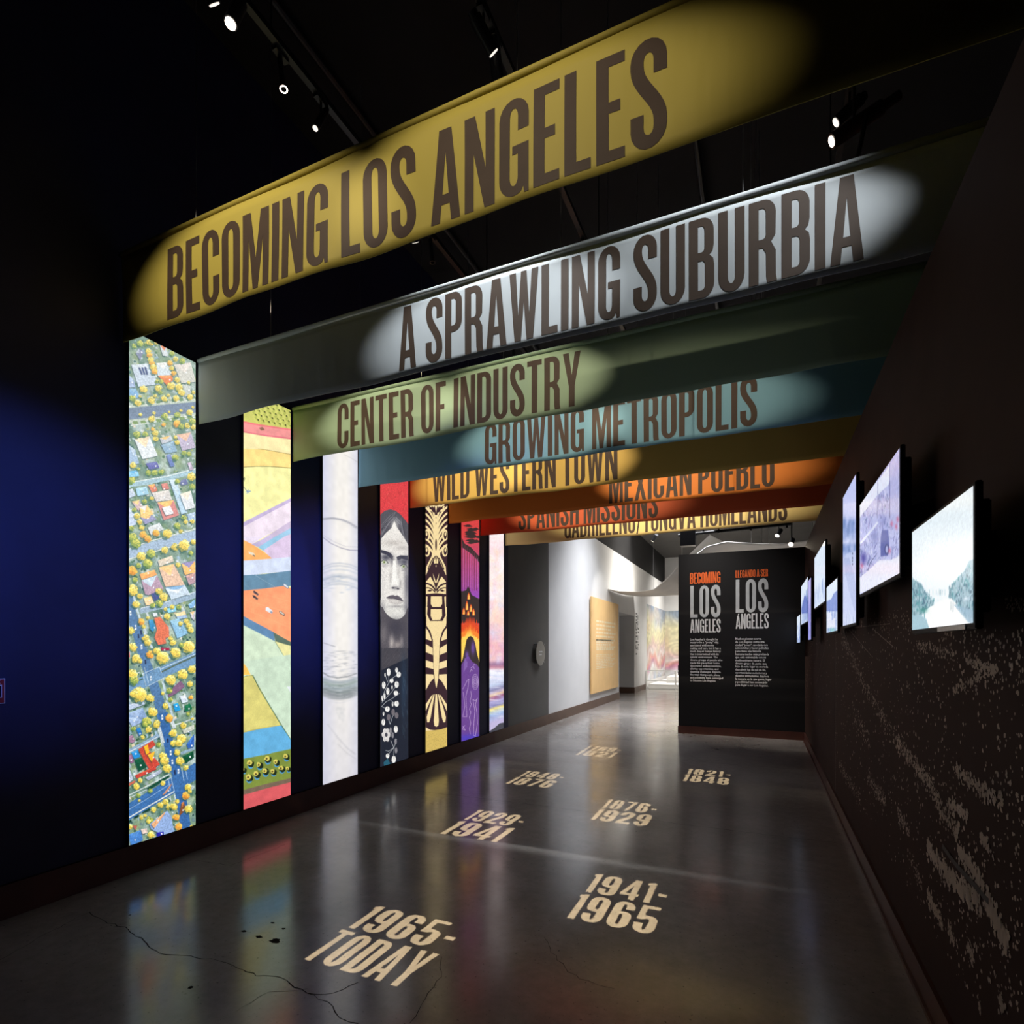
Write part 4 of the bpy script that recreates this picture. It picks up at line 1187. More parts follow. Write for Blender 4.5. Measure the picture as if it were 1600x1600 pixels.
def paint_ornament():
    DK, LT = (56, 36, 44), (236, 212, 158)
    cv = Canvas('X', XL, *PAN[4], PZ0, PZ1, 110, 720, DK)

    def b(x, y):
        return (580 + x / 7.273, 740 + y / 7.273)

    def d(x, y):
        return (580 + x / 6.4, 950 + y / 6.4)

    def both(f, cx, pts, col):
        cv.poly([f(cx + x, y) for x, y in pts], col)
        cv.poly([f(cx - x, y) for x, y in pts], col)

    def bl(f, cx, pts, w, col):
        cv.line([f(cx + x, y) for x, y in pts], w, col)
        cv.line([f(cx - x, y) for x, y in pts], w, col)

    def curve(p0, p1, p2, n=10):
        return [((1 - t) ** 2 * p0[0] + 2 * t * (1 - t) * p1[0] + t * t * p2[0], (1 - t) ** 2 * p0[1] + 2 * t * (1 - t) * p1[1] + t * t * p2[1]) for t in [i / n for i in range(n + 1)]]
    C = 722
    # sweeping plume strokes at the top
    for i in range(9):
        y = 300 + i * 66
        bl(b, C, curve((4 + i, y + 190), (20, y + 30), (135, y - 70 + i * 6)), 2.9, LT)
    both(b, C, [(0, 370), (60, 362), (100, 375), (84, 420), (40, 440), (0, 490)], LT)
    for k in (20, 46, 78):
        bl(b, C, curve((6, 470), (10, 420), (k, 380)), 2.0, DK)
    bl(b, C, curve((30, 440), (44, 400), (70, 398)), 2.2, DK)
    # trunk that narrows, with hooks either side
    both(b, C, [(0, 600), (8, 640), (18, 720), (34, 800), (40, 880), (50, 940), (110, 1060), (116, 1160), (70, 1060), (20, 960), (0, 930)], LT)
    cv.disc(*b(C, 810), 1.4, DK, 1, 9)
    bl(b, C, curve((8, 940), (40, 1010), (96, 1130)), 1.6, DK)
    bl(b, C, curve((30, 960), (60, 1000), (90, 1090)), 1.5, DK)
    for y in (700, 880):
        both(b, C, arc(100, y, 34, 66, 0, 360, 16), LT)
        both(b, C, arc(104, y + 4, 18, 44, 0, 360, 14), DK)
        both(b, C, arc(106, y - 10, 10, 22, 0, 360, 12), LT)
    # leaf, brow, eyes
    cv.disc(*b(C, 1052), .6, LT, 1, 1.5)
    both(b, C, [(2, 1230), (30, 1150), (36, 1130), (26, 1200), (8, 1250)], LT)
    both(b, C, [(0, 1320), (30, 1230), (64, 1170), (112, 1230), (112, 1370), (0, 1360)], LT)
    bl(b, C, curve((6, 1330), (40, 1260), (112, 1250)), 2.6, DK)
    bl(b, C, curve((10, 1350), (60, 1290), (112, 1300)), 1.6, DK)
    both(b, C, [(40, 1330), (70, 1318), (100, 1334), (70, 1344)], DK)
    # two rounded tablets in a dark shield
    cv.poly([b(664, 1395), b(790, 1395), b(792, 1480), b(770, 1520), b(684, 1520), b(662, 1480)], LT)
    both(b, C, [(94, 1400), (112, 1395), (112, 1600), (100, 1500)], LT)
    cx = 638
    cv.poly([d(540, 0), d(738, 0), d(738, 1700), d(530, 1700)], LT)
    cv.poly([d(540, -10), d(738, -10), d(738, 60), d(700, 130), d(cx, 150), d(576, 130), d(545, 60)], DK)
    both(d, cx, [(86, -10), (104, -10), (104, 90), (92, 60)], LT)
    cv.poly([d(584, 12), d(694, 12), d(696, 80), d(676, 120), d(600, 122), d(582, 80)], LT)
    # tail stem with ribbed sides
    both(d, cx, [(104, 120), (96, 180), (60, 230), (34, 320), (30, 460), (26, 600), (16, 720), (4, 790), (0, 800), (0, 860), (104, 860)], DK)
    cv.poly([d(cx - 70, 130), d(cx + 70, 130), d(cx + 58, 210), d(cx + 28, 320), d(cx + 22, 480), d(cx + 18, 640), d(cx, 790), d(cx - 18, 640), d(cx - 22, 480), d(cx - 28, 320), d(cx - 58, 210)], LT)
    both(d, cx, [(104, 200), (80, 230), (52, 300), (46, 330), (104, 310)], LT)
    both(d, cx, [(104, 360), (36, 400), (34, 470), (104, 440)], LT)
    both(d, cx, [(104, 520), (30, 545), (28, 610), (104, 590)], LT)
    both(d, cx, [(104, 660), (28, 664), (24, 700), (60, 740), (104, 820)], LT)
    # fan of petals at the bottom
    both(d, cx, [(0, 800), (104, 840), (104, 1190), (60, 1216), (0, 1222)], DK)
    cv.poly([d(cx - 12, 870), d(cx + 12, 870), *[d(cx + x, y) for x, y in arc(0, 1150, 26, 36, 0, 180, 8)][::1]], LT) if False else None
    for x0, x1, y1, r in ((0, 0, 1150, 25),):
        cv.poly([d(cx - 8, 860), d(cx + 8, 860), d(cx + r, y1 - 20), d(cx + r - 6, y1 + 24), d(cx, y1 + 36), d(cx - r + 6, y1 + 24), d(cx - r, y1 - 20)], LT)
    both(d, cx, [(16, 862), (26, 862), (66, 980), (96, 1090), (90, 1140), (70, 1140), (56, 1090)], LT)
    both(d, cx, [(32, 866), (44, 870), (104, 960), (104, 1030)], LT)
    cv.poly([d(530, 1226), d(600, 1222), d(680, 1212), d(745, 1190), d(745, 1700), d(530, 1700)], (206, 178, 96), 1, 0.04)
    for i in range(220):
        x, y = random.uniform(545, 735), random.uniform(1250, 1430)
        cv.disc(*d(x, y), random.uniform(.2, .45), (120, 96, 52), .6, None, 5)
    for i in range(50):
        x, y = random.uniform(600, 680), random.uniform(180, 700)
        cv.disc(*d(x, y), .3, (150, 120, 80), .7, None, 5)
    cv.grain(3, 0.05, 51)
    return cv


def paint_fire():
    cv = Canvas('X', XL, *PAN[5], PZ0, PZ1, 100, 640, (206, 66, 66))

    def b(x, y):
        return (580 + x / 7.273, 740 + y / 7.273)

    def d(x, y):
        return (580 + x / 6.4, 950 + y / 6.4)
    W_, H_ = cv.W, cv.H
    # red sky to violet
    for i in range(40):
        y = 700 + i * 18
        t = i / 40
        cv.poly([b(1000, y), b(1240, y), b(1240, y + 19), b(1000, y + 19)], (206 - 60 * t, 66 + 10 * t, 70 + 110 * t))
    DK = (54, 44, 44)
    for i in range(24):
        x, y = random.uniform(1060, 1190), random.uniform(560, 800)
        cv.poly([b(x - 40, y), b(x + 20, y - 18), b(x + 60, y + 6), b(x + 10, y + 14)], DK)
    cv.poly([b(1015, 730), b(1050, 800), b(1120, 840), b(1230, 960), b(1230, 1030), b(1130, 920), b(1060, 870), b(1015, 840)], DK)
    for i in range(7):
        x = 1025 + i * 27
        cv.line([b(x, 800 + i * 20), b(x - 2, 1330)], 0.9, (110, 50, 70))
        cv.line([b(x + 9, 850 + i * 20), b(x + 8, 1300)], 0.7, (196, 110, 170), .8)
    cv.poly([b(1000, 1340), b(1060, 1330), b(1090, 1280), b(1130, 1380), b(1240, 1440), b(1240, 1700), b(1000, 1700)], DK)
    for x, y, h in ((1095, 1350, 80), (1075, 1440, 110), (1120, 1480, 90), (1040, 1520, 80), (1150, 1530, 80), (1090, 1550, 60)):
        cv.poly([b(x - 18, y + h), b(x - 14, y + h * .4), b(x, y), b(x + 12, y + h * .45), b(x + 16, y + h)], (226, 96, 44))
        cv.poly([b(x - 9, y + h), b(x - 4, y + h * .5), b(x + 1, y + h * .25), b(x + 8, y + h * .6), b(x + 8, y + h)], (250, 196, 96))
    # flames over the dark arch
    for i in range(17):
        x = 892 + i * 11.5
        top = 60 + abs(i - 7) * 14 + random.uniform(-40, 20)
        cv.poly([d(x - 14, 420), d(x - 10, 200), d(x, top), d(x + 10, 200), d(x + 14, 420)], (216, 74, 40))
    for i in range(17):
        x = 892 + i * 11.5
        top = 150 + abs(i - 7) * 12 + random.uniform(-20, 20)
        cv.poly([d(x - 12, 420), d(x - 8, 260), d(x, top), d(x + 8, 260), d(x + 12, 420)], (240, 130, 50))
    for i in range(17):
        x = 892 + i * 11.5
        top = 200 + abs(i - 7) * 16 + random.uniform(-16, 16)
        cv.poly([d(x - 12, 560), d(x - 8, 300), d(x, top), d(x + 8, 300), d(x + 12, 560)], (250, 206, 90))
    cv.poly([d(892, 1700), d(885, 560), d(905, 500), *[d(x, y) for x, y in [(925, 400), (940, 320), (960, 288), (985, 280), (1010, 300), (1030, 360), (1045, 450), (1085, 600)]], d(1085, 1700)], DK)
    cv.poly([d(885, 580), d(930, 500), d(960, 480), d(1000, 540), d(1040, 560), d(1085, 620), d(1085, 1700), d(885, 1700)], (104, 66, 140), 1, 0.05)
    cv.soft(*d(1005, 400), 3, 10, (130, 90, 200), .7)
    cv.soft(*d(945, 470), 3, 6, (130, 90, 200), .7)
    cv.soft(*d(930, 1300), 10, 6, (70, 60, 190), .8)
    cv.soft(*d(1030, 1290), 10, 6, (70, 60, 190), .7)
    w = (214, 190, 226)
    for pts in ([(905, 810), (950, 720), (965, 710), (955, 800), (935, 880), (945, 1085), (905, 1085), (925, 980), (910, 840)], [(985, 830), (990, 880), (975, 930), (990, 960), (970, 1010), (985, 1040), (970, 1090), (985, 1150), (970, 1200), (980, 1260)],
                [(1050, 900), (1030, 960), (1045, 1040), (1050, 1150), (1030, 1280), (1010, 1270), (1015, 1150), (1025, 1030), (1005, 910), (1028, 930), (1050, 900)], [(975, 640), (990, 610), (1000, 630)], [(985, 600), (1010, 580), (1020, 610)], [(1010, 570), (1030, 560)], [(905, 1180), (930, 1220), (900, 1210), (925, 1170)]):
        cv.line([d(*p) for p in pts], 0.5, w, .9)
    for r in (52, 40, 28, 16):
        cv.line([d(1028 + 0.62 * r * math.cos(t * .4), 738 + 1.5 * r * math.sin(t * .4)) for t in range(17)], 0.42, w, .9)
    for i in range(6):
        cv.line([d(915 + i * 6, 640 - i * 10), d(925 + i * 5, 500 + i * 8)], 0.4, (160, 130, 200), .8)
    cv.grain(3, 0.08, 61)
    return cv


def paint_sky():
    cv = Canvas('X', XL, *PAN[6], PZ0, PZ1, 90, 600, (246, 236, 236))

    def a(x, y):
        return (750 + x / 4.708, 820 + y / 4.706)
    bands = [(0, (248, 238, 236)), (190, (244, 214, 220)), (240, (250, 240, 240)), (480, (246, 232, 238)), (600, (244, 222, 214)), (700, (242, 206, 190)), (780, (236, 190, 196)), (880, (230, 168, 186)), (990, (222, 170, 196)), (1020, (150, 110, 150)), (1045, (190, 130, 150)), (1070, (240, 240, 246)), (1130, (214, 216, 236)),
             (1170, (196, 206, 230)), (1205, (130, 130, 170)), (1225, (196, 180, 200)), (1245, (226, 190, 150)), (1262, (150, 70, 110)), (1290, (170, 160, 206)), (1325, (130, 130, 180)), (1345, (236, 216, 120)), (1365, (196, 206, 190)), (1385, (150, 176, 216)), (1440, (186, 176, 214)), (1520, (190, 180, 214))]
    for (y0, c0), (y1, c1) in zip(bands[:-1], bands[1:]):
        for i in range(6):
            t = i / 6
            y = y0 + (y1 - y0) * t
            h = (y1 - y0) / 6 + 3
            k = -22 if y > 1100 else 0
            cv.poly([a(40, y - k), a(180, y + k), a(180, y + h + k), a(40, y + h - k)], [p + (q - p) * t for p, q in zip(c0, c1)])
    for i in range(120):
        x, y = random.uniform(60, 165), random.uniform(180, 1000)
        cv.soft(*a(x, y), random.uniform(2, 6), random.uniform(2, 9), random.choice([(250, 236, 232), (236, 180, 190), (246, 214, 180), (226, 206, 230), (206, 214, 236)]), 0.3)
    for i in range(60):
        x, y = random.uniform(60, 165), random.uniform(1040, 1420)
        cv.soft(*a(x, y), random.uniform(3, 8), random.uniform(.6, 1.5), random.choice([(246, 244, 250), (150, 140, 180), (214, 206, 226), (176, 190, 220)]), 0.35)
    cv.poly([a(40, 1530), a(100, 1490), a(135, 1458), a(180, 1450), a(180, 1600), a(40, 1600)], (66, 66, 76))
    cv.grain(8, 0.04, 71)
    return cv


M_BOX = [print_mat('backlit_print_%s' % n, 1.12) for n in ('aerial', 'freeway', 'haze', 'portrait', 'ornament', 'fire', 'sky')]
BOXL = ['tall lit wall panel showing an aerial view of houses and yellow trees', 'tall lit wall panel painted with orange, yellow and blue freeway bands', 'tall lit wall panel of pale white and grey haze with thin arcs',
        'tall lit wall panel with a grey portrait of a woman under red', 'tall lit wall panel with a cream and brown ornamental pattern', 'tall lit wall panel with red sky, flames and purple line drawings', 'tall lit wall panel of pink and white clouds, nearest the charcoal wall']
for i, fn in enumerate((paint_aerial, paint_freeway, paint_haze, paint_portrait, paint_ornament, paint_fire, paint_sky)):
    y0, y1 = PAN[i]
    root = empty('light_box_panel', (XL, (y0 + y1) / 2, PZ0), BOXL[i], 'light box', 'light boxes along the left wall')
    MB().box(XL + 0.003, XL + 0.018, y0 - 0.006, y1 + 0.003, PZ0, PZ1 + 0.002).build('tray', M_METALBLK, root)
    link('printed_face', fn().mesh('printed_face', False, 0.0195), M_BOX[i], root)

# ------------------------------------------------------------------ tracks and lamps under the ceiling
ZT = 5.11
TRX = (-2.65, -1.44, 0.52)


def track(x, label):
    root = empty('lighting_track', (x, 3.2, ZT + 0.04), label, 'lighting track', 'lighting tracks')
    MB().box(x - 0.02, x + 0.02, -3.6, 9.6, ZT, ZT + 0.04).build('rail', M_METALBLK, root)
    for y in (-2.5, 0.0, 2.45, 5.3, 8.9):
        MB().tube((x, y, ZT + 0.04), (x, y, ZC), 0.006, 6).build('hanger', M_METALBLK, root)
    return root


track(TRX[0], 'black ceiling track nearest the lit wall panels')
track(TRX[1], 'black ceiling track over the middle of the hall')
track(TRX[2], 'black ceiling track above the wall of monitors')


def lamp(x, y, target, label, power=0, col=WARM, size=R(30), blend=0.6, sx=1, sy=1, drop=0.13, dim=True, length=0.17, rad=0.036, soft=0.012, group='track spotlights', ax=None):
    """track spotlight: adapter, stem, yoke, housing, lens; the spot sits just in front of the lens"""
    root = empty('track_spotlight', (x, y, ZT), label, 'spotlight', group)
    p = Vector((x, y, ZT - drop))
    dr = (Vector(target) - p).normalized()
    MB().box(x - 0.018, x + 0.018, y - 0.05, y + 0.05, ZT - 0.022, ZT).build('adapter', M_METALBLK, root)
    MB().tube((x, y, ZT - 0.022), (x, y, p.z + rad * 0.6), 0.008, 8).build('stem', M_METALBLK, root)
    hb = MB().tube(p - dr * length * 0.45, p + dr * length * 0.55, rad, 20)
    hb.tube(p - dr * length * 0.62, p - dr * length * 0.45, rad * 0.7, 20)
    hs = hb.build('housing', M_METALBLK, root)
    f = p + dr * length * 0.552
    MB().tube(f, f + dr * 0.004, rad * 0.78, 20).build('lens', M_LENSDIM if dim else M_LENS, hs)
    if power:
        lo = add_light('spot_beam', 'SPOT', f + dr * 0.02, target, power, col, size, blend, soft, sx, sy)
        if ax is not None:      # long axis of the oval beam runs along the banner
            zx = -dr
            xx = (Vector(ax) - zx * Vector(ax).dot(zx)).normalized()
            yy = zx.cross(xx)
            lo.rotation_euler = Matrix((xx, yy, zx)).transposed().to_euler()
    return root


# ------------------------------------------------------------------ hanging banners
YB = [2.30, 2.842, 3.757, 4.646, 5.564, 6.466, 7.39, 8.27]
BAN = [  # text, x0, x1, colour name, fabric albedo, label
    ('BECOMING LOS ANGELES', -3.353, -0.345, 'mustard_yellow', (0.52, 0.43, 0.085), 'mustard yellow hanging banner reading BECOMING LOS ANGELES'),
    ('A SPRAWLING SUBURBIA', -2.022, 0.405, 'pale_grey_blue', (0.58, 0.63, 0.66), 'pale grey blue hanging banner reading A SPRAWLING SUBURBIA'),
    ('CENTER OF INDUSTRY', -3.295, -1.150, 'sage_green', (0.34, 0.47, 0.31), 'sage green hanging banner reading CENTER OF INDUSTRY'),
    ('GROWING METROPOLIS', -2.341, -0.031, 'sky_blue', (0.20, 0.40, 0.50), 'blue hanging banner reading GROWING METROPOLIS'),
    ('WILD WESTERN TOWN', -3.484, -1.319, 'golden_yellow', (0.72, 0.47, 0.11), 'golden hanging banner reading WILD WESTERN TOWN'),
    ('MEXICAN PUEBLO', -1.631, 0.122, 'orange', (0.70, 0.21, 0.035), 'orange hanging banner reading MEXICAN PUEBLO'),
    ('SPANISH MISSIONS', -3.189, -1.225, 'red_orange', (0.66, 0.13, 0.045), 'red orange hanging banner reading SPANISH MISSIONS'),
    ('GABRIELENO/TONGVA HOMELANDS', -2.791, 0.310, 'straw_yellow', (0.72, 0.56, 0.22), 'straw yellow hanging banner reading GABRIELENO TONGVA HOMELANDS, last of the row'),
]
BX0, BX1 = -3.80, 0.84


def fabric_mat(name, col):
    m = bpy.data.materials.new('banner_cloth_' + name)
    m.use_nodes = True
    nt = m.node_tree
    b = nt.nodes['Principled BSDF']
    b.inputs['Base Color'].default_value = (*col, 1)
    b.inputs['Roughness'].default_value = 0.62
    b.inputs['Specular IOR Level'].default_value = 0.25
    tc = nt.nodes.new('ShaderNodeTexCoord')
    mp = nt.nodes.new('ShaderNodeMapping')
    mp.inputs['Scale'].default_value = (3.0, 3.0, 0.9)
    nz = nt.nodes.new('ShaderNodeTexNoise')
    nz.inputs['Scale'].default_value = 2.0
    nz.inputs['Detail'].default_value = 3
    bp = nt.nodes.new('ShaderNodeBump')
    bp.inputs['Strength'].default_value = 0.35
    bp.inputs['Distance'].default_value = 0.02
    nt.links.new(tc.outputs['Object'], mp.inputs['Vector'])
    nt.links.new(mp.outputs[0], nz.inputs['Vector'])
    nt.links.new(nz.outputs['Fac'], bp.inputs['Height'])
    nt.links.new(bp.outputs[0], b.inputs['Normal'])
    return m


def banner(i):
    text, tx0, tx1, cname, colr, label = BAN[i]
    y = YB[i]
    zt, zb = (4.045, 3.485) if i == 0 else (3.605, 3.150)
    x0, x1 = (BX0, 1.6) if i == 0 else (BX0, BX1)
    ph = i * 1.7
    M = fabric_mat(cname, colr)
    root = empty('hanging_banner', ((x0 + x1) / 2, y, zb), label, 'banner', 'hanging banners across the hall')

    def dy(x, z):
        k = (zt - z) / (zt - zb)
        return 0.006 * k * math.sin(x * 3.1 + ph) + 0.003 * k * math.sin(x * 9.7 + ph * 2) + 0.003 * math.sin(x * 5.3 - z * 6 + ph)

    def zl(x):
        return zb + 0.004 * math.sin(x * 4.3 + ph) + 0.002 * math.sin(x * 11.0 + ph * 3) + 0.001
    nx, nz = 130, 10
    v, f = [], []
    for s in (-0.0015, 0.0015):
        for a in range(nx + 1):
            x = x0 + (x1 - x0) * a / nx
            for c in range(nz + 1):
                z = zl(x) + (zt - zl(x)) * c / nz
                v.append((x, y + dy(x, z) + s, z))
    n = (nx + 1) * (nz + 1)
    for a in range(nx):
        for c in range(nz):
            p = a * (nz + 1) + c
            f.append((p, p + nz + 1, p + nz + 2, p + 1))
            f.append((n + p, n + p + 1, n + p + nz + 2, n + p + nz + 1))
        p, q = a * (nz + 1), (a + 1) * (nz + 1)
        f.append((p, n + p, n + q, q))
        p, q = p + nz, q + nz
        f.append((p, q, n + q, n + p))
    for p0 in (0, nx * (nz + 1)):
        for c in range(nz):
            p = p0 + c
            f.append((p, p + 1, n + p + 1, n + p) if p0 == 0 else (p, n + p, n + p + 1, p + 1))
    fab = MB().add(v, f).build('fabric', M, root, True)
    # sleeve with the carrying rod at the top edge
    MB().tube((x0, y + 0.002, zt + 0.012), (x1, y + 0.002, zt + 0.012), 0.017, 14).build('rod_sleeve', M, root, True)
    MB().tube((x0 - 0.025, y + 0.002, zt + 0.012), (x0, y + 0.002, zt + 0.012), 0.011, 10).build('rod_end', M_METALBLK, root)
    MB().tube((x1, y + 0.002, zt + 0.012), (x1 + 0.05, y + 0.002, zt + 0.012), 0.011, 10).build('rod_end', M_METALBLK, root)
    for xc in (-3.1, -1.0, -0.1):
        MB().tube((xc + i * 0.02, y + 0.002, zt + 0.025), (xc + i * 0.02, y + 0.002, ZC), 0.0016, 5).build('hanging_wire', M_STEEL, root)
    # lettering, one mesh per word
    h0, h1 = (3.522, 3.960) if i == 0 else (3.188, 3.568)
    space = 0.15
    gs, w = text_contours(text, 0.055 if i != 7 else 0.05, space)
    words, k = [], 0
    for wd_ in text.split(' '):
        words.append(gs[k:k + len(wd_)])
        k += len(wd_)
    sc = (tx1 - tx0) / w
    for wg in words:
        V, Fc = [], []
        for cs in wg:
            pts, tri = glyph_tris(cs)
            o = len(V)
            V += [(tx0 + p[0] * sc, 0.0, h0 + p[1] * (h1 - h0)) for p in pts]
            Fc += [tuple(o + q for q in t) for t in tri]
        V, Fc = cut_strips(V, Fc, 0, 0.05)
        V, Fc = cut_strips(V, Fc, 2, 0.10)
        V = [(p[0], y + dy(p[0], p[2]) - 0.0028, p[2]) for p in V]
        me = bpy.data.meshes.new('lettering')
        me.from_pydata(V, [], Fc)
        me.update()
        bm = bmesh.new()
        bm.from_mesh(me)
        for fc in bm.faces:
            fc.normal_update()
            if fc.normal.y > 0:
                fc.normal_flip()
        bm.to_mesh(me)
        bm.free()
        link('lettering', me, M_INK, fab)
    return root


for i in range(8):
    banner(i)

# spotlights that light the lettering (two each), mounted on the nearest track one and a half metres in front
BPOW = (130, 185, 200, 220, 260, 300, 260, 430)
ORD = ('first', 'second', 'third', 'fourth', 'fifth', 'sixth', 'seventh', 'eighth')
for i in range(8):
    text, tx0, tx1 = BAN[i][:3]
    w = tx1 - tx0
    zc = 3.76 if i == 0 else 3.40
    for j, q in enumerate((0.24, 0.76) if i < 5 else (0.5,)):
        tx = tx0 + w * q
        lx = min(TRX, key=lambda a: abs(a - tx)) + (0.0)
        yl = YB[i] - (1.75, 0.62, 1.75, 1.65, 1.65, 1.65, 1.65, 1.65)[i] - 0.16 * j * (i != 1)
        half = max((0.32 if i < 5 else 0.58) * w, 0.5)
        dist = math.dist((lx, yl, ZT - .13), (tx, YB[i], zc))
        ang = 2 * math.atan(half * 1.25 / dist)
        v_half = (0.40 if i == 0 else 0.135 if i == 1 else 0.25)
        lamp(lx, yl, (tx, YB[i], zc), ('black track spotlight lighting the %s end of the %s banner' % (('left', 'right')[j], BAN[i][3].replace('_', ' '))) if i < 5 else 'black track spotlight lighting the whole %s banner' % BAN[i][3].replace('_', ' '), BPOW[i] * (1.25 if j == 0 else 1.0), (0.95, 0.98, 1.0) if i == 1 else WARM, ang, 0.60, 1.0, v_half / (half * 1.25), ax=(1, 0, 0))

# blue gelled lamps on the right hand track wash the black wall between the light boxes
for yb_, pw in ((0.60, 700), (1.75, 800), (3.30, 900), (4.20, 950), (5.10, 380)):
    lamp(TRX[2], yb_, (XL, yb_, 1.95), 'blue gelled track spotlight washing the black wall, %s along the right track' % {0.60: 'first', 1.75: 'second', 3.30: 'third', 4.20: 'fourth', 5.10: 'fifth'}[yb_], pw, BLUE, R(25), 1.0, 0.92 if yb_ > 2 else 1.15, 0.86, soft=0.06, ax=(0, 1, 0))
# spotlights on the end wall lettering
lamp(TRX[1], 8.75, (-0.85, YE, 1.75), 'track spotlight lighting the English title of the end wall', 230, NEUT, R(48), 0.9)
lamp(TRX[1], 8.98, (-0.15, YE, 1.75), 'track spotlight lighting the Spanish title of the end wall', 230, NEUT, R(48), 0.9)
# three lamps that can be seen glowing
lamp(TRX[0] + 0.02, 2.19, (-2.75, 1.6, 3.2), 'glowing track spotlight at the upper left, uppermost of two', 0, dim=False)
lamp(TRX[0], 2.86, (-2.9, 2.2, 3.4), 'small track spotlight just above the yellow banner', 0, dim=True, rad=0.022)

# ------------------------------------------------------------------ date projectors: light through a cut metal plate


def date_block(l1, l2, x0, x1, y0, y1, px, py, power, label, w1=None, lit=False, xa=None):
    L = Vector((px, py, ZT - 0.06))
    T = Vector(((x0 + x1) / 2, (y0 + y1) / 2, 0))
    dr = (T - L).normalized()
    hh = y1 - y0
    h2 = hh * 0.50
    h1 = hh * 0.45
    cont = []
    for txt, yb, h, xs, xe in ((l1, y1 - h1, h1, x0 if xa is None else xa[0], x1 if xa is None else xa[1]), (l2, y0, h2, x0, x1)):
        gs, w = text_contours(txt, 0.085, GL=GLB)
        sc = (xe - xs) / w
        for cs in gs:
            cont.append([[(xs + p[0] * sc, yb + p[1] * h) for p in c] for c in cs])
    D = 0.15
    u = dr.cross(Vector((0, 1, 0))).normalized()
    w_ = u.cross(dr)
    SC = 1000.0

    def pl(p):
        r = Vector((p[0], p[1], 0)) - L
        q = L + r * (D / r.dot(dr)) - (L + dr * D)
        return (q.dot(u) * SC, q.dot(w_) * SC)
    cc = [[[pl(p) for p in c] for c in g] for g in cont]
    rad = max(math.hypot(*p) for g in cc for c in g for p in c) * 1.18
    ring = [(rad * math.cos(2 * math.pi * k / 48), rad * math.sin(2 * math.pi * k / 48)) for k in range(48)]
    root = empty('date_projector', (px, py, ZT), label, 'projector', 'date projectors on the tracks')
    r = rad / SC
    MB().box(px - 0.018, px + 0.018, py - 0.05, py + 0.05, ZT - 0.02, ZT).build('adapter', M_METALBLK, root)
    R0 = r * 1.02
    hsg = MB().tube(L - dr * 0.03, L + dr * (D + 0.03), R0, 24, R0 * 1.16, caps=False).tube(L - dr * 0.034, L - dr * 0.03, R0, 24).build('housing', M_METALBLK, root)
    V, Fc = [], []
    for polys in [[ring] + [g[0] for g in cc]] + [[c] for g in cc for c in g[1:]]:
        pts, tri = fill(polys)
        o = len(V)
        V += [tuple(L + dr * D + u * (p[0] / SC) + w_ * (p[1] / SC)) for p in pts]
        Fc += [tuple(o + q for q in t) for t in tri]
    MB().add(V, Fc).build('cut_plate', M_METALBLK, hsg)
    e = L + dr * (D + 0.03)
    n = 24
    v, f = [], []
    for k in range(n):
        t = 2 * math.pi * k / n
        o_ = u * math.cos(t) + w_ * math.sin(t)
        v += [e + o_ * R0 * 1.15, e + o_ * R0 * 1.6]
        f.append((2 * k, 2 * k + 1, (2 * k + 3) % (2 * n), (2 * k + 2) % (2 * n)))
    MB().add(v, f).build('lens_rim', M_LENS if lit else M_METALBLK, hsg)
    ang = 2 * math.atan(rad / SC / D) * 0.985
    add_light('projector_lamp', 'SPOT', L, T, power, (1.0, 0.80, 0.50), ang, 0.05, 0.00008)


PP = 2150
DATES = [('1965-', 'TODAY', -2.04, -1.44, 2.06, 2.66, TRX[0] - 0.02, 2.54, 'projector casting the dates 1965-TODAY on the floor'),
         ('1941-', '1965', -1.003, -0.52, 2.97, 3.63, TRX[1], 3.32, 'projector casting the dates 1941-1965 on the floor'),
         ('1929-', '1941', -2.39, -1.868, 3.90, 4.62, TRX[0], 4.20, 'projector casting the dates 1929-1941 on the floor'),
         ('1876-', '1929', -1.381, -0.885, 4.75, 5.46, TRX[1], 5.12, 'projector casting the dates 1876-1929 on the floor'),
         ('1848-', '1876', -2.60, -2.085, 5.63, 6.32, TRX[0], 5.98, 'projector casting the dates 1848-1876 on the floor'),
         ('1821-', '1848', -0.824, -0.333, 6.55, 7.25, TRX[1], 6.90, 'projector casting the dates 1821-1848 on the floor'),
         ('1769-', '1821', -2.404, -1.872, 7.53, 8.31, TRX[0], 7.86, 'projector casting the dates 1769-1821 on the floor')]
for k, d_ in enumerate(DATES):
    date_block(d_[0], d_[1], *d_[2:8], PP * (1.0 if k != 6 else 0.85), d_[8], lit=(k in (0,)))

# the tilted spotlight at the upper right and a ceiling conduit
rt = empty('accent_spotlight', (0.52, 4.0, ZT), 'tilted cylinder spotlight at the upper right, above the pale banner', 'spotlight')
a_, b_ = Vector((0.66, 4.0, 4.76)), Vector((0.395, 3.97, 4.63))
MB().tube(a_, b_, 0.045, 20).tube(a_ + (a_ - b_) * 0.35, a_, 0.03, 16).build('housing', mat('dark_bronze_metal', (0.05, 0.025, 0.02), 0.3, 0.5, noise=(30, .1)), rt)
MB().tube(b_, b_ + (b_ - a_).normalized() * 0.003, 0.030, 18).build('lens', M_LENS, rt)
MB().tube((0.52, 4.0, 4.70), (0.52, 4.0, ZT), 0.009, 8).build('stem', M_METALBLK, rt)
MB().tube((0.58, 3.95, 4.72), (0.52, 3.93, 4.40), 0.012, 8).tube((0.52, 3.93, 4.40), (0.52, 3.93, 4.36), 0.03, 12).build('power_box', M_METALBLK, rt)
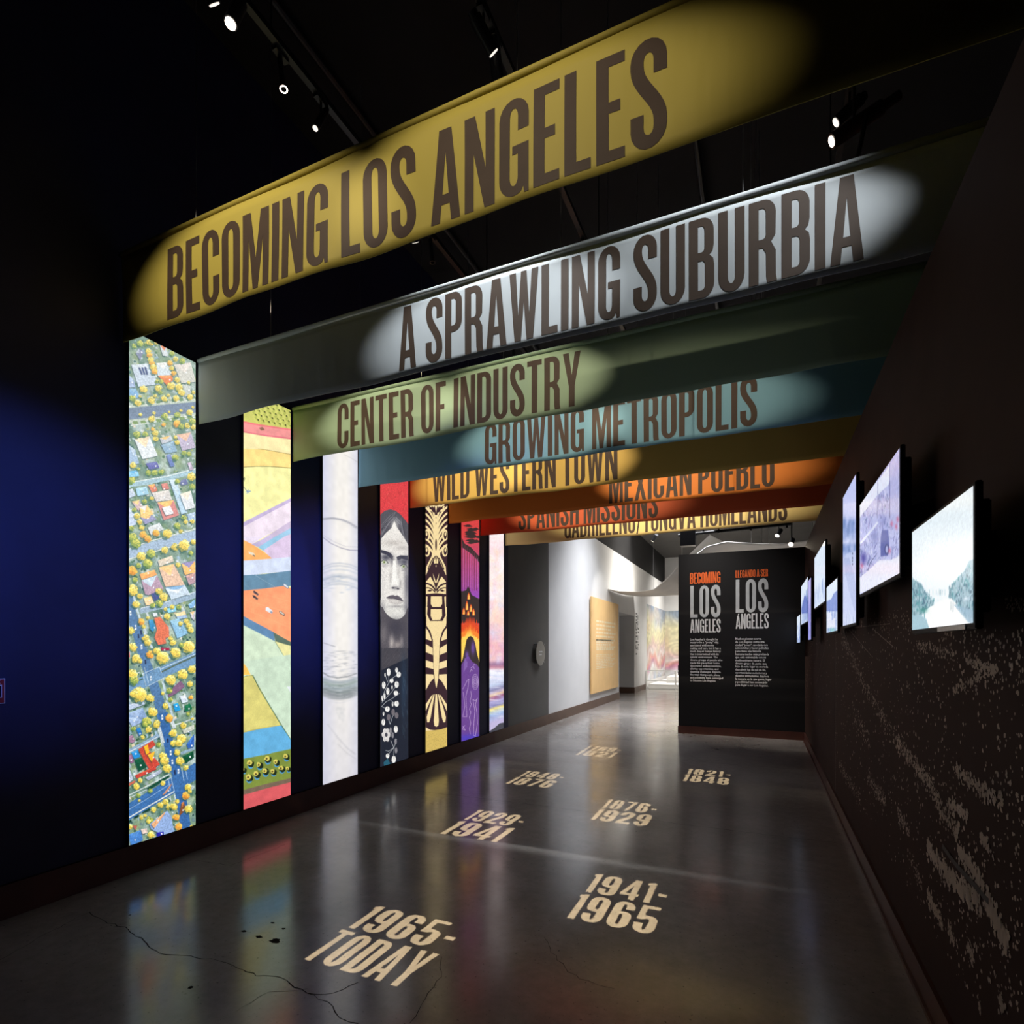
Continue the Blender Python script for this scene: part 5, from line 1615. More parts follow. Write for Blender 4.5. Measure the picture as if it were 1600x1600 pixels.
for x, lab in ((-3.2, 'thin black ceiling conduit over the lit wall panels'), (-0.55, 'thin black ceiling conduit over the date projections')):
    t = MB()
    t.tube((x, -3.5, ZC - 0.06), (x, 9.8, ZC - 0.06), 0.028, 10)
    for y in (-2, 1.5, 5, 8.5):
        t.tube((x, y, ZC - 0.06), (x, y, ZC), 0.01, 6)
    tag(t.build('ceiling_conduit', M_METALBLK), lab, 'pipe', 'ceiling conduits')

# ------------------------------------------------------------------ monitors on the right wall
XS = 0.52
SCR = [(1.885, 2.554, 1.567, 1.936), (2.77, 3.79, 1.808, 2.325), (3.945, 4.529, 1.652, 2.548), (4.857, 5.61, 1.630, 2.025),
       (5.745, 6.85, 1.922, 2.462), (7.32, 7.708, 1.595, 2.31), (7.812, 9.05, 1.830, 2.375), (9.328, 10.12, 1.58, 1.99)]
SLAB = ['monitor showing a pale river between trees, nearest on the right wall', 'monitor showing a bluish street scene with a cart, second along the wall', 'tall upright monitor showing a curving road', 'small low monitor showing a pale blue hillside town, right of the upright one further in',
        'high monitor with a faint white landscape in the middle of the wall', 'narrow upright monitor seen nearly edge on', 'high monitor with dark blue hills, far along the right wall', 'lowest and furthest monitor, close to the end wall']


def e_(x, y):
    return (1230 + x / 4.324, 680 + y / 4.324)


def g_(x, y):
    return (1240 + x / 8, 820 + y / 8)


def screen_art(i):
    y0, y1, z0, z1 = SCR[i]
    n = [(150, 90), (150, 90), (80, 130), (60, 50), (60, 50), (20, 50), (40, 40), (20, 40)][i]
    cv = Canvas('X', XS, y0, y1, z0, z1, n[0], n[1], (222, 234, 250))
    W_, H_ = cv.W, cv.H
    v = np.linspace(0, 1, H_)[:, None, None]
    if i == 0:
        cv.a = np.array((240, 246, 250.)) * (1 - v * 0.4) + np.array((206, 228, 240.)) * v * 0.4 + 0 * cv.a
        cv.soft(*e_(1000, 850), 40, 40, (250, 253, 253), .8)
        cv.poly([e_(832, 950), e_(870, 985), e_(905, 1000), e_(940, 1070), e_(990, 1130), e_(935, 1190), e_(900, 1215), e_(832, 1220)], (126, 168, 182), .85)
        cv.poly([e_(1085, 1090), e_(1110, 1010), e_(1150, 960), e_(1190, 920), e_(1225, 850), e_(1262, 830), e_(1262, 1250), e_(1200, 1200), e_(1130, 1140)], (146, 180, 196), .8)
        for k in range(700):
            t = random.random()
            if random.random() < 0.5:
                x = 840 + 150 * t
                y = random.uniform(960 + 150 * t, 1230)
            else:
                x = 1090 + 165 * t
                y = random.uniform(1040 - 180 * t, 1190 + 70 * t)
            h = random.uniform(6, 26)
            cv.line([e_(x, y), e_(x, y - h)], random.uniform(.5, 2.0), random.choice([(116, 158, 172), (80, 130, 150), (150, 184, 196), (70, 150, 160), (186, 210, 218), (60, 100, 126)]), .85)
        for k in range(30):
            x = random.uniform(950, 1260)
            cv.line([e_(x, 1080 - max(0, x - 1100)), e_(x, 1040 - max(0, x - 1100))], 0.5, (150, 180, 190), .6)
        cv.poly([e_(930, 1180), e_(1060, 1100), e_(1110, 1100), e_(1150, 1150), e_(1240, 1280), e_(1240, 1330), e_(960, 1330)], (250, 252, 252))
        cv.poly([e_(830, 1215), e_(900, 1210), e_(940, 1240), e_(965, 1320), e_(830, 1330)], (160, 196, 210))
        cv.poly([e_(1120, 1140), e_(1270, 1180), e_(1270, 1280), e_(1220, 1260)], (150, 182, 204), .8)
        cv.soft(*e_(920, 1180), 6, 4, (30, 130, 120), .8)
        cv.line([e_(1105, 1120), e_(1105, 1180)], .8, (120, 150, 160))
        cv.line([e_(1118, 1120), e_(1118, 1190)], .8, (120, 150, 160))
        cv.soft(*e_(1205, 1105), 6, 3, (230, 238, 250), .9)
    elif i == 1:
        cv.a[:] = (186, 190, 232)
        for k in range(1100):
            x, y = random.uniform(485, 765), random.uniform(150, 1060)
            cv.line([e_(x, y), e_(x + random.uniform(-14, 14), y + random.uniform(-40, 10))], random.uniform(.5, 1.8), random.choice([(120, 126, 186), (216, 222, 246), (150, 160, 214), (226, 228, 248), (90, 110, 160), (170, 160, 210), (110, 110, 180)]), .6)
        cv.poly([e_(480, 470), e_(620, 300), e_(750, 130), e_(690, 330), e_(600, 420), e_(520, 520), e_(490, 560)], (232, 238, 252), .85)
        cv.poly([e_(690, 180), e_(760, 130), e_(765, 560), e_(720, 640), e_(690, 560)], (178, 182, 226), .8)
        cv.line([e_(690, 190), e_(692, 560)], .8, (90, 96, 150))
        cv.line([e_(612, 320), e_(608, 560)], .7, (110, 116, 170))
        cv.line([e_(495, 730), e_(580, 630), e_(610, 590)], 3, (226, 230, 250))
        cv.poly([e_(630, 690), e_(640, 640), e_(680, 640), e_(690, 760), e_(680, 810), e_(630, 820)], (96, 104, 170))
        cv.disc(*e_(672, 770), 3.4, (60, 66, 120), 1, 8)
        cv.disc(*e_(672, 770), 2.2, (170, 176, 220), 1, 5.6)
        for x, y in ((690, 780), (505, 880), (745, 570), (705, 600), (735, 620)):
            cv.soft(*e_(x, y), 2.2, 4, (206, 90, 130), .7)
        cv.soft(*e_(515, 830), 5, 9, (80, 76, 160), .9)
        cv.soft(*e_(590, 690), 6, 10, (90, 100, 170), .7)
        cv.soft(*e_(650, 580), 8, 12, (120, 126, 190), .5)
        cv.poly([e_(480, 1070), e_(490, 960), e_(560, 900), e_(620, 840), e_(700, 840), e_(770, 800), e_(770, 960)], (236, 238, 250), .9)
        cv.line([e_(545, 910), e_(560, 860), e_(605, 800)], .9, (60, 70, 130))
    elif i == 2:
        cv.a = np.array((190, 200, 244.)) * v + np.array((214, 222, 248.)) * (1 - v) + 0 * cv.a
        for k in range(120):
            x, y = random.uniform(372, 466), random.uniform(580, 800)
            cv.soft(*e_(x, y), random.uniform(.8, 3), random.uniform(2, 9), random.choice([(104, 134, 196), (140, 160, 214), (90, 120, 180), (180, 194, 232)]), .5)
        cv.poly([e_(370, 860), e_(400, 800), e_(470, 780), e_(470, 1300), e_(370, 1300)], (196, 206, 240), .8)
        for k in range(9):
            cv.line([e_(385 + k * 4, 830), e_(395 + k * 6, 930), e_(420 + k * 6, 1050), e_(455 + k * 6, 1180)], .5, (140, 156, 206), .7)
        for y in (800, 830, 850, 872):
            cv.disc(*e_(440, y), .8, (50, 66, 110), 1, 1.6)
        for k in range(30):
            x = random.uniform(375, 466)
            cv.line([e_(x, 1290), e_(x, random.uniform(1180, 1270))], .5, random.choice([(140, 160, 190), (230, 238, 250)]), .6)
    else:
        for k in range(int(n[0] * n[1] / 14)):
            a = random.random()
            b = random.random()
            t = a * W_
            w = b * H_
            r = random.uniform(2, 6)
            colr = random.choice([(160, 180, 226), (190, 206, 240), (120, 146, 206), (216, 226, 248)])
            if b > 0.62 or (i == 4 and b > 0.35):
                continue
            x0_, x1_ = max(int(t - r), 0), int(t + r)
            y0_, y1_ = max(int(w - r * 2), 0), int(w + r * 2)
            k_ = 0.5 if i != 4 else 0.25
            cv.a[y0_:y1_, x0_:x1_] = cv.a[y0_:y1_, x0_:x1_] * (1 - k_) + np.array(colr, float) * k_
        if i == 3:
            cv.poly([g_(410, 960), g_(470, 930), g_(500, 860), g_(550, 820), g_(550, 1080), g_(410, 1080)], (110, 134, 206), .8)
            cv.poly([g_(420, 1100), g_(470, 1090), g_(470, 1200), g_(520, 1150), g_(520, 1280), g_(420, 1290)], (226, 230, 246), .9)
            cv.soft(*g_(480, 1310), 5, 3, (120, 190, 190), .8)
        if i == 6:
            cv.poly([g_(100, 1050), g_(130, 900), g_(150, 880), g_(180, 980), g_(180, 1100), g_(100, 1110)], (90, 110, 190), .8)
        if i == 5:
            cv.a[:] = np.array((150, 130, 226)) * .5 + cv.a * .5
    cv.grain(2, 0.05, 80 + i)
    return cv


M_SCR = print_mat('lit_display', 1.0, 0.15, 0.5)
for i in range(8):
    y0, y1, z0, z1 = SCR[i]
    root = empty('wall_monitor', (XS + 0.12, (y0 + y1) / 2, z0), SLAB[i], 'monitor', 'monitors on the right wall')
    bz = 0.012
    case = MB().box(XS + 0.002, XS + 0.020, y0 - bz, y1 + bz, z0 - bz * 1.4, z1 + bz).build('case', M_PLASTIC, root, False, 0.003)
    link('display', screen_art(i).mesh('display', True, 0.0005), M_SCR, case)
    yc, zc = (y0 + y1) / 2, (z0 + z1) / 2
    MB().box(XS + 0.050, XR, yc - 0.10, yc + 0.10, zc - 0.10, zc + 0.10).build('wall_bracket', M_METALBLK, root)
    MB().box(XS + 0.020, XS + 0.050, y0 + 0.03, y1 - 0.03, z0 + 0.03, z1 - 0.03).build('back_housing', M_PLASTIC, root, False, 0.004)
    if i == 0:
        MB().box(XS - 0.001, XS + 0.002, y0 + 0.06, y0 + 0.33, z0 - bz * 1.3, z0 - 0.002).build('sensor_strip', M_STEEL, case)

# ------------------------------------------------------------------ the printed night map on the lower right wall: thousands of tan specks
wr = bpy.data.objects['wall_right']


def f_(x, y):
    return onX(1230 + x / 2.462, 950 + y / 2.462, XR)


V, Fc = [], []
XD = XR - 0.0006


def speck(y, z, r, a=0.0, asp=1.0):
    if not (0.15 < z < 1.85 and 1.4 < y < 10.1):
        return
    n = random.choice((4, 5, 6))
    o = len(V)
    xo = XD - random.random() * 0.0022
    for k in range(n):
        t = 2 * math.pi * k / n
        q = r * random.uniform(.6, 1.2)
        cy, cz = q * math.cos(t) * asp, q * math.sin(t)
        V.append((xo, y + cy * math.cos(a) - cz * math.sin(a), z + cy * math.sin(a) + cz * math.cos(a)))
    Fc.append(tuple(range(o + n - 1, o - 1, -1)))


def streak(pts, width, n, r):
    P = [f_(*p) for p in pts]
    L = [math.dist(a, b) for a, b in zip(P[:-1], P[1:])]
    for k in range(n):
        t = random.random() * sum(L)
        j = 0
        while j < len(L) - 1 and t > L[j]:
            t -= L[j]
            j += 1
        a, b = P[j], P[j + 1]
        u = min(t / L[j], 1)
        dy_, dz_ = (b[0] - a[0]) / L[j], (b[1] - a[1]) / L[j]
        w = random.gauss(0, width * 0.5)
        speck(a[0] + (b[0] - a[0]) * u - dz_ * w, a[1] + (b[1] - a[1]) * u + dy_ * w, r * random.uniform(.4, 1.3), random.uniform(0, 3), random.uniform(.8, 1.6))


for pts, w, n, r in (([(210, 110), (280, 260), (340, 370), (420, 510)], 0.05, 420, .010), ([(420, 510), (480, 590), (540, 660), (600, 780), (660, 880)], .035, 520, .011), ([(540, 920), (600, 1000), (690, 1100), (745, 1130)], .030, 560, .015),
                     ([(660, 930), (720, 1010), (760, 1080)], .022, 300, .012), ([(765, 1110), (800, 1190), (850, 1300)], .028, 520, .013), ([(310, 650), (345, 700), (380, 750)], .035, 200, .010), ([(200, 600), (240, 670), (285, 745)], .045, 200, .010),
                     ([(425, 785), (470, 865)], .035, 110, .010), ([(540, 1100), (570, 1160), (600, 1220)], .022, 200, .011), ([(620, 1230), (645, 1285)], .018, 70, .010), ([(695, 1290), (720, 1365)], .02, 70, .010), ([(650, 620), (750, 700), (830, 745)], .022, 260, .010),
                     ([(690, 200), (740, 220), (800, 240)], .015, 180, .008), ([(640, 320), (700, 295), (760, 255), (810, 240)], .016, 190, .008), ([(500, 140), (560, 155), (640, 185)], .02, 170, .008), ([(330, 75), (420, 50), (470, 45)], .05, 120, .008), ([(620, 750), (700, 800)], .018, 120, .012),
                     ([(745, 870), (780, 930)], .014, 70, .011), ([(650, 880), (665, 830)], .012, 60, .01), ([(100, 100), (80, 250), (60, 400)], .2, 260, .010), ([(250, 400), (320, 520)], .07, 150, .010), ([(480, 960), (520, 1080)], .03, 60, .009), ([(820, 1490), (835, 1550)], .012, 40, .010), ([(735, 1480), (745, 1560)], .008, 16, .010)):
    streak(pts, w * 1.25, int(n * 0.85), r * 0.72)
# radiating street lines below the small monitors
for a, b in (((190, 90), (187, 700)), ((215, 85), (290, 290)), ((160, 95), (110, 300)), ((240, 85), (330, 190)), ((330, 80), (410, 150)), ((260, 75), (400, 60))):
    A, B = f_(*a), f_(*b)
    n = 90
    for k in range(n):
        t = k / n
        speck(A[0] + (B[0] - A[0]) * t + random.gauss(0, .004), A[1] + (B[1] - A[1]) * t, .004, 0, 1)
# loose scatter
for k in range(3400):
    x = random.uniform(60, 911)
    y = random.uniform(40, 1560)
    up = 30 + 55 * (x > 480) * min(1, (x - 480) / 200) if x > 480 else 40
    if y < up:
        continue
    lim = 120 + (x - 60) * 1.75
    dens = 1.0 if y < 420 else 0.75 if y < 760 else 0.5
    if x > 620 and 330 < y < 620:
        dens = 0.25
    if y > lim + 250:
        continue
    if random.random() > dens:
        continue
    speck(*f_(x, y), random.choice((.0035, .005, .006, .009)) * (1 + 0.3 * (x < 300)), random.uniform(0, 3), random.uniform(.7, 1.3))
for k in range(60):
    speck(*f_(random.uniform(840, 960), random.uniform(-40, 15)), random.choice((.003, .005)))
me = bpy.data.meshes.new('map_specks')
me.from_pydata(V, [], Fc)
me.update()
link('map_specks', me, M_DOT, wr, kind='stuff')
# a curved river band and a panel seam in the print
P = [f_(*p) for p in ((600, 915), (650, 985), (700, 1040), (745, 1090), (765, 1115), (780, 1130))]
v, f = [], []
for i, p in enumerate(P):
    v += [(XD - 0.0026, p[0], p[1] - 0.010), (XD - 0.0026, p[0], p[1] + 0.010)]
    if i:
        f.append((2 * i - 2, 2 * i - 1, 2 * i + 1, 2 * i))
MB().add(v, f).build('map_river', mat('grey_map_ink', (0.10, 0.09, 0.085), 0.6, 0.2, noise=(8, .1)), wr)
MB().box(XR - 0.0008, XR, 6.12, 6.128, 0.14, 1.62).build('print_seam', mat('seam_edge', (0.22, 0.2, 0.18), 0.5, 0.3, noise=(8, .1)), wr)

# ------------------------------------------------------------------ end wall lettering
M_ORANGE = mat('orange_vinyl', (0.78, 0.14, 0.03), 0.5, 0.3, noise=(9, .05))
M_SILVER = mat('silver_grey_vinyl', (0.52, 0.54, 0.56), 0.45, 0.4, noise=(9, .05))
M_WVINYL = mat('white_vinyl', (0.82, 0.82, 0.82), 0.5, 0.3, noise=(9, .04))


def k_(x, y):
    return onY(1040 + x / 4.57, 830 + y / 4.57, YE)


def wall_text(text, bl, tr, material, gap=0.05):
    x0, z0 = k_(*bl)
    x1, z1 = k_(*tr)
    gs, w = text_contours(text, gap)
    V, Fc = [], []
    for cs in gs:
        pts, tri = glyph_tris(cs)
        o = len(V)
        V += [(x0 + p[0] * (x1 - x0) / w, YE - 0.002, z0 + p[1] * (z1 - z0)) for p in pts]
        Fc += [tuple(o + q for q in t) for t in tri]
    me = bpy.data.meshes.new('title_lettering')
    me.from_pydata(V, [], Fc)
    me.update()
    link('title_lettering', me, material, wall_end)


wall_text('BECOMING', (174, 377), (392, 287), M_ORANGE)
wall_text('LOS', (176, 618), (392, 382), M_SILVER, 0.07)
wall_text('ANGELES', (176, 725), (393, 626), M_WVINYL)
wall_text('LLEGANDO A SER', (500, 333), (732, 269), M_ORANGE)
wall_text('LOS', (501, 583), (733, 336), M_SILVER, 0.07)
wall_text('\u00c1NGELES', (501, 697), (736, 585), M_WVINYL)


def font_lines(lines, x0, z0, x1, z1, place, material, parent, name='paragraph'):
    """small running text; place(x, z) gives the 3-D point"""
    lh = (z0 - z1) / len(lines)
    cu = bpy.data.curves.new('tmp_text', 'FONT')
    cu.size = 1.0
    cu.offset = 0.018
    cu.resolution_u = 1
    ob = bpy.data.objects.new('tmp_text', cu)
    COL.objects.link(ob)
    meshes = []
    cu.body = '\n'.join(lines)
    dg = bpy.context.evaluated_depsgraph_get()
    dg.update()
    me0 = bpy.data.meshes.new_from_object(ob.evaluated_get(dg))
    V = np.zeros(len(me0.vertices) * 3)
    me0.vertices.foreach_get('co', V)
    V = V.reshape(-1, 3)
    Fc = [tuple(p.vertices) for p in me0.polygons]
    bpy.data.objects.remove(ob)
    bpy.data.curves.remove(cu)
    bpy.data.meshes.remove(me0)
    xs = (x1 - x0) / (V[:, 0].max() - V[:, 0].min())
    zs = (z0 - z1) / (V[:, 1].max() - V[:, 1].min())
    P = [place(x0 + (p[0] - V[:, 0].min()) * xs, z1 + (p[1] - V[:, 1].min()) * zs) for p in V]
    MB().add(P, Fc).build(name, material, parent)


EN = ['Los Angeles is thought by', 'many to be a \u201cyoung\u201d city,', 'associated with movie', 'making and cars, but it has a', 'much deeper human history', 'that is intertwined with its', 'natural environment. The', 'diverse groups of people who',
      'made this place their home', 'discovered endless sunshine,', 'alluring opportunities, and', 'daunting challenges. Explore', 'the ways that people, place,', 'and possibility have converged', 'to become Los Angeles.']
ES = ['Muchos piensan acerca', 'de Los \u00c1ngeles como una', 'ciudad \u201cjoven\u201d, asociada con', 'autom\u00f3viles y hacer pel\u00edculas,', 'pero tiene una historia', 'humana mucho m\u00e1s profunda', 'que est\u00e1 entretejida con su', 'medioambiente natural. El', 'diverso grupo de gente que',
      'hizo de este lugar su morada', 'descubri\u00f3 luz de sol sin fin,', 'oportunidades seductoras y', 'desaf\u00edos intimidantes. Explora', 'la manera en la que gente, lugar', 'y posibilidad han convergido', 'para llegar a ser Los \u00c1ngeles.']
for lines, a, b in ((EN, (175, 765), (410, 1085)), (ES, (497, 760), (756, 1118))):
    x0, z0 = k_(a[0], a[1])
    x1, z1 = k_(b[0], b[1])
    z1 = onY(1040 + a[0] / 4.57, 830 + b[1] / 4.57, YE)[1] + 0.02
    font_lines(lines, x0, z0, x1, z1, lambda x, z: (x, YE - 0.002, z), M_WVINYL, wall_end)

# ------------------------------------------------------------------ round sign on the charcoal wall
rs = empty('round_sign', (XL, 9.77, 1.16), 'round grey sign on metal standoffs on the charcoal wall', 'sign')
dsc = MB().tube((XL + 0.055, 9.77, 1.395), (XL + 0.065, 9.77, 1.395), 0.232, 40).build('disc', mat('taupe_acrylic', (0.36, 0.34, 0.29), 0.35, 0.4, noise=(10, .05)), rs)
for a in (45, 135, 225, 315):
    y, z = 9.77 + 0.235 * math.cos(R(a)), 1.395 + 0.235 * math.sin(R(a))
    MB().tube((XL, y, z), (XL + 0.072, y, z), 0.014, 12).build('standoff', M_STEEL, rs)
for z, w in ((1.425, 0.17), (1.372, 0.125)):
    t = MB()
    y = 9.77 - w / 2
    while y < 9.77 + w / 2:
        q = random.uniform(.010, .018)
        hh = random.choice((.013, .013, .018))
        t.box(XL + 0.0645, XL + 0.0665, y, y + q, z - .012, z - .012 + hh + .010)
        y += q + .004
    t.build('sign_lettering', M_WVINYL, dsc)

# red notice at the left edge of the view
fs = empty('fire_notice', (XL, 1.60, 1.19), 'small red notice with a white border at the left edge of the black wall', 'sign')
M_RED = mat('red_notice_plate', (0.30, 0.012, 0.02), 0.35, 0.4, noise=(10, .05))
MB().box(XL, XL + 0.006, 1.53, 1.693, 1.192, 1.330).build('plate', M_WVINYL, fs)
MB().box(XL + 0.006, XL + 0.008, 1.534, 1.689, 1.196, 1.326).build('red_field', M_RED, fs)
MB().box(XL + 0.008, XL + 0.009, 1.56, 1.678, 1.225, 1.296).build('white_window', M_WVINYL, fs)
MB().box(XL + 0.009, XL + 0.010, 1.563, 1.675, 1.229, 1.291).build('window_glass', mat('dark_glass', (0.01, 0.012, 0.03), 0.1, 0.5, noise=(10, .05)), fs)
gs, w = text_contours('FIRE', 0.06)
Vt, Ft = [], []
for cs in gs:
    pts, tri = fill(cs)
    o = len(Vt)
    Vt += [(XL + 0.0085, 1.555 + p[0] / w * 0.117, 1.302 + p[1] * 0.020) for p in pts]
    Ft += [tuple(o + q for q in t) for t in tri]
MB().add(Vt, Ft).build('notice_lettering', M_WVINYL, fs)

# ------------------------------------------------------------------ the gallery beyond
# orange text panel
op = empty('text_panel', (XL, 14.6, 0.37), 'orange text panel standing off the white gallery wall', 'panel')
M_OP = mat('apricot_panel', (0.86, 0.56, 0.25), 0.55, 0.3, noise=(3, .05))
brd = MB().box(XL + 0.03, XL + 0.07, 13.2, 15.98, 0.37, 2.745).build('board', M_OP, op, False, 0.006)
MB().box(XL, XL + 0.03, 13.6, 15.5, 0.8, 2.3).build('mounting_block', M_WHITE, op)
for za, zb_, n, h in ((2.19, 1.62, 6, .045), (1.72, 1.42, 5, .045), (1.33, 0.95, 9, .020)):
    t = MB()
    for k in range(n):
        z = za + (zb_ - za) * k / n
        y = 13.6
        while y < 15.55 - 0.25 * (k % 3):
            q = random.uniform(.10, .30)
            t.box(XL + 0.0695, XL + 0.0715, y, min(y + q, 15.6), z - h, z)
            y += q + .05
    t.build('text_lines', mat('cream_ink', (0.86, 0.72, 0.48), 0.6, 0.2, noise=(9, .05)), brd)

# dark upright lettering on the far wall (illegible at this distance): rows of strokes
wg = bpy.data.objects['wall_left_gallery']
M_DKINK = mat('grey_wall_lettering', (0.10, 0.10, 0.10), 0.6, 0.2, noise=(9, .05))
for y0, y1, z0, z1 in ((18.75, 18.98, 1.28, 2.66), (19.06, 19.28, 1.55, 2.60)):
    t = MB()
    z = z1
    while z > z0:
        h = random.uniform(.05, .16)
        if random.random() < 0.5:
            t.box(XL - .001, XL + .003, y0, y0 + .05, z - h, z)
            t.box(XL - .001, XL + .003, y1 - .05, y1, z - h, z)
        else:
            t.box(XL - .001, XL + .003, y0, y1, z - .045, z)
        z -= h + random.choice((.0, .03))
    t.build('upright_lettering', M_DKINK, wg)

# mural round the far corner


def paint_mural(axis, at, a0, a1, z0, z1, nu, nv, seed):
    cv = Canvas(axis, at, a0, a1, z0, z1, nu, nv, (196, 196, 200))
    g = np.random.default_rng(seed)
    H_, W_ = cv.H, cv.W
    warp = vnoise(H_, W_, 26, seed) * 3 + vnoise(H_, W_, 60, seed + 1) * 4
    yy = np.linspace(0, 1, H_)[:, None] + 0 * warp
    t = yy * 1.0 + (warp - 3.5) * 0.06
    stops = [(-.1, (150, 170, 206)), (.12, (206, 214, 232)), (.2, (176, 96, 150)), (.26, (206, 120, 120)), (.33, (226, 222, 230)), (.42, (200, 168, 180)), (.55, (214, 206, 160)), (.7, (216, 214, 170)), (.82, (190, 196, 190)), (.93, (120, 146, 180)), (1.1, (90, 120, 170))]
    for k in range(3):
        cv.a[..., k] = np.interp(t, [s_[0] for s_ in stops], [s_[1][k] for s_ in stops])
    sw = np.sin(warp * 9 + yy * 8)[..., None]
    cv.a = cv.a * (1 + 0.10 * sw)
    cv.vary(24, (226, 176, 150), .5, seed + 5)
    cv.vary(18, (214, 220, 190), .5, seed + 6)
    cv.a = cv.a * 0.62 + np.array((214, 206, 190.)) * 0.38
    cv.grain(5, .06, seed + 8)
    return cv


M_MUR = print_mat('mural_paint', 0, 0.6, 0.2, lit=True)
link('mural', paint_mural('X', XL, 20.68, 24.95, 0.30, 3.10, 90, 70, 5).mesh('mural', False, 0.004), M_MUR, wg)
link('mural', paint_mural('Y', 25.0, XL, 0.5, 0.30, 3.10, 110, 70, 15).mesh('mural', False, -0.004), M_MUR, bpy.data.objects['wall_back'])

# white exhibit platform and railing in front of the mural
M_PLAT = mat('white_platform_paint', (0.78, 0.78, 0.76), 0.5, 0.3, noise=(3, .04))
pf = empty('exhibit_platform', (-2.4, 22.6, 0), 'low white stepped exhibit platform in front of the mural', 'platform')
MB().box(-3.78, 0.2, 20.75, 24.9, 0, 0.17).build('lower_step', M_PLAT, pf, False, 0.01)
MB().box(-3.3, 0.2, 21.8, 24.9, 0.17, 0.40).build('upper_step', M_PLAT, pf, False, 0.01)
rl = empty('railing', (-2.8, 20.45, 0), 'white metal railing in front of the exhibit platform', 'railing')
for x in (-3.79, -2.78, -1.75, -0.7):
    MB().box(x - .025, x + .025, 20.42, 20.48, 0, 0.68).build('post', M_PLAT, rl)
for z in (0.06, 0.30, 0.66):
    MB().box(-3.79, -0.7, 20.43, 20.47, z, z + 0.035).build('rail', M_PLAT, rl)
tag(MB().box(-3.05, -2.55, 23.1, 23.7, 0.40, 0.80).box(-3.0, -2.6, 23.15, 23.65, 0.80, 0.84).build('display_case', M_METALBLK, None, False, 0.01), 'dark low display case on the white platform by the mural', 'display case')

# draped white canopies
M_CAN = mat('white_canopy_cloth', (0.74, 0.72, 0.68), 0.7, 0.2, noise=(3, .04), bump=(6, .3))


def canopy(name, near, far, yn, yf, label, n=28, m=14):
    def lerp(pts, t):
        L = [0]
        for a, b in zip(pts[:-1], pts[1:]):
            L.append(L[-1] + math.dist(a, b))
        s = t * L[-1]
        return (float(np.interp(s, L, [p[0] for p in pts])), float(np.interp(s, L, [p[1] for p in pts])))
    v, f = [], []
    for dz in (0, 0.012):
        for j in range(m + 1):
            q = j / m
            for i in range(n + 1):
                a = lerp(near, i / n)
                b = lerp(far, i / n)
                v.append((a[0] + (b[0] - a[0]) * q, yn + (yf - yn) * q, a[1] + (b[1] - a[1]) * q - 0.05 * math.sin(math.pi * q) + dz))
    N = (n + 1) * (m + 1)
    for j in range(m):
        for i in range(n):
            p = j * (n + 1) + i
            f.append((p, p + n + 1, p + n + 2, p + 1))
            f.append((N + p, N + p + 1, N + p + n + 2, N + p + n + 1))
    for i in range(n):
        f.append((i, i + 1, N + i + 1, N + i))
        p = m * (n + 1) + i
        f.append((p, N + p, N + p + 1, p + 1))
    root = tag(bpy.data.objects.new(name, None), label, 'canopy', 'draped white canopies')
    COL.objects.link(root)
    root.location = (near[0][0], yn, near[0][1])
    MB().add(v, f).build('cloth', M_CAN, root, True)
    for (x, z), y in ((near[-1], yn), (far[-1], yf), (near[len(near) // 2], yn), (far[len(far) // 2], yf)):
        MB().tube((x, y, z - 0.01), (x, y, 5.4), 0.005, 6).build('suspension_wire', M_STEEL, root)


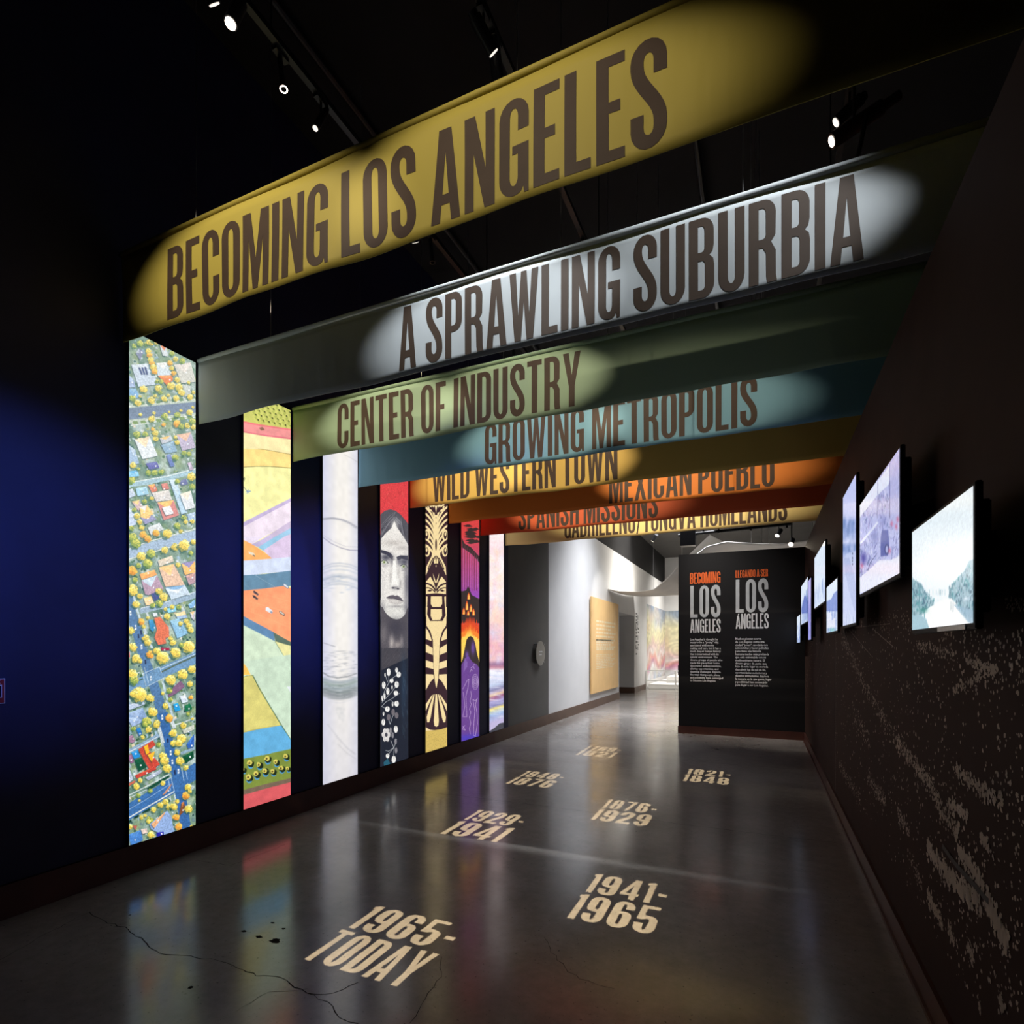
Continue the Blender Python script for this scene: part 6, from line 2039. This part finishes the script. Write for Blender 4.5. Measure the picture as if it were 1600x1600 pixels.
canopy('fabric_canopy', [(-3.82, 3.09), (-3.54, 3.02), (-3.05, 2.98), (-2.6, 3.02), (-2.2, 3.34), (-1.9, 3.70), (-1.2, 4.35)], [(-3.82, 3.20), (-3.4, 3.16), (-2.8, 3.16), (-2.3, 3.17), (-1.6, 3.3), (-0.8, 3.6), (0.2, 4.1)], 15.0, 18.4, 'large white fabric canopy sweeping up from the white gallery wall')
canopy('fabric_canopy', [(-1.40, 3.50), (-1.10, 3.72), (-0.70, 3.79), (-0.2, 3.72), (0.35, 3.66), (0.95, 3.70)], [(-1.6, 3.60), (-1.1, 3.60), (-0.6, 3.55), (0.0, 3.55), (0.6, 3.6), (1.2, 3.7)], 13.0, 15.2, 'white fabric canopy rising just behind the black end wall')

# rigging above the end wall
rg = empty('rigging_frame', (-0.5, 12.2, 4.0), 'black pipe rigging frame hung above the end wall', 'rigging')
for z in (3.86, 4.10, 4.32):
    MB().tube((-1.6, 12.2, z), (0.55, 12.2, z + 0.05), 0.032, 10).build('pipe', M_METALBLK, rg)
for x in (-1.5, -1.1, -0.8, -0.2, 0.45):
    MB().tube((x, 12.2, 3.84), (x, 12.2, 5.4), 0.02, 8).build('upright', M_METALBLK, rg)
MB().box(-1.55, -1.25, 12.1, 12.3, 3.62, 3.95).build('power_box', M_METALBLK, rg)
MB().box(-0.9, 0.3, 12.1, 12.35, 3.98, 4.12).build('cable_tray', M_METALBLK, rg)


def gallery_lamp(x, y, z, tgt, label, power, col, size, ztop=5.4, lit=True):
    root = empty('pendant_spotlight', (x, y, ztop), label, 'spotlight', 'gallery spotlights')
    p = Vector((x, y, z))
    dr = (Vector(tgt) - p).normalized()
    MB().tube((x, y, z + 0.05), (x, y, ztop), 0.010, 8).build('stem', M_METALBLK, root)
    MB().tube(p - dr * 0.10, p + dr * 0.08, 0.045, 18).build('housing', M_METALBLK, root)
    MB().tube(p + dr * 0.081, p + dr * 0.085, 0.040, 18).build('lens', M_LENS, root)
    if power:
        add_light('spot_beam', 'SPOT', p + dr * 0.11, tgt, power, col, size, 0.6, 0.02)


gallery_lamp(0.50, 11.4, 3.42, (-0.1, 9.0, 1.6), 'pendant spotlight shining over the right corner of the end wall', 60, WARM, R(70), lit=True)
gallery_lamp(-2.25, 13.1, 4.02, (-3.83, 14.6, 2.2), 'small spotlight by the dark upper gallery wall', 90, NEUT, R(60))
gallery_lamp(0.33, 13.0, 3.90, (-0.4, 12.0, 2.6), 'small spotlight hanging beside the black rigging', 0, NEUT, R(50))
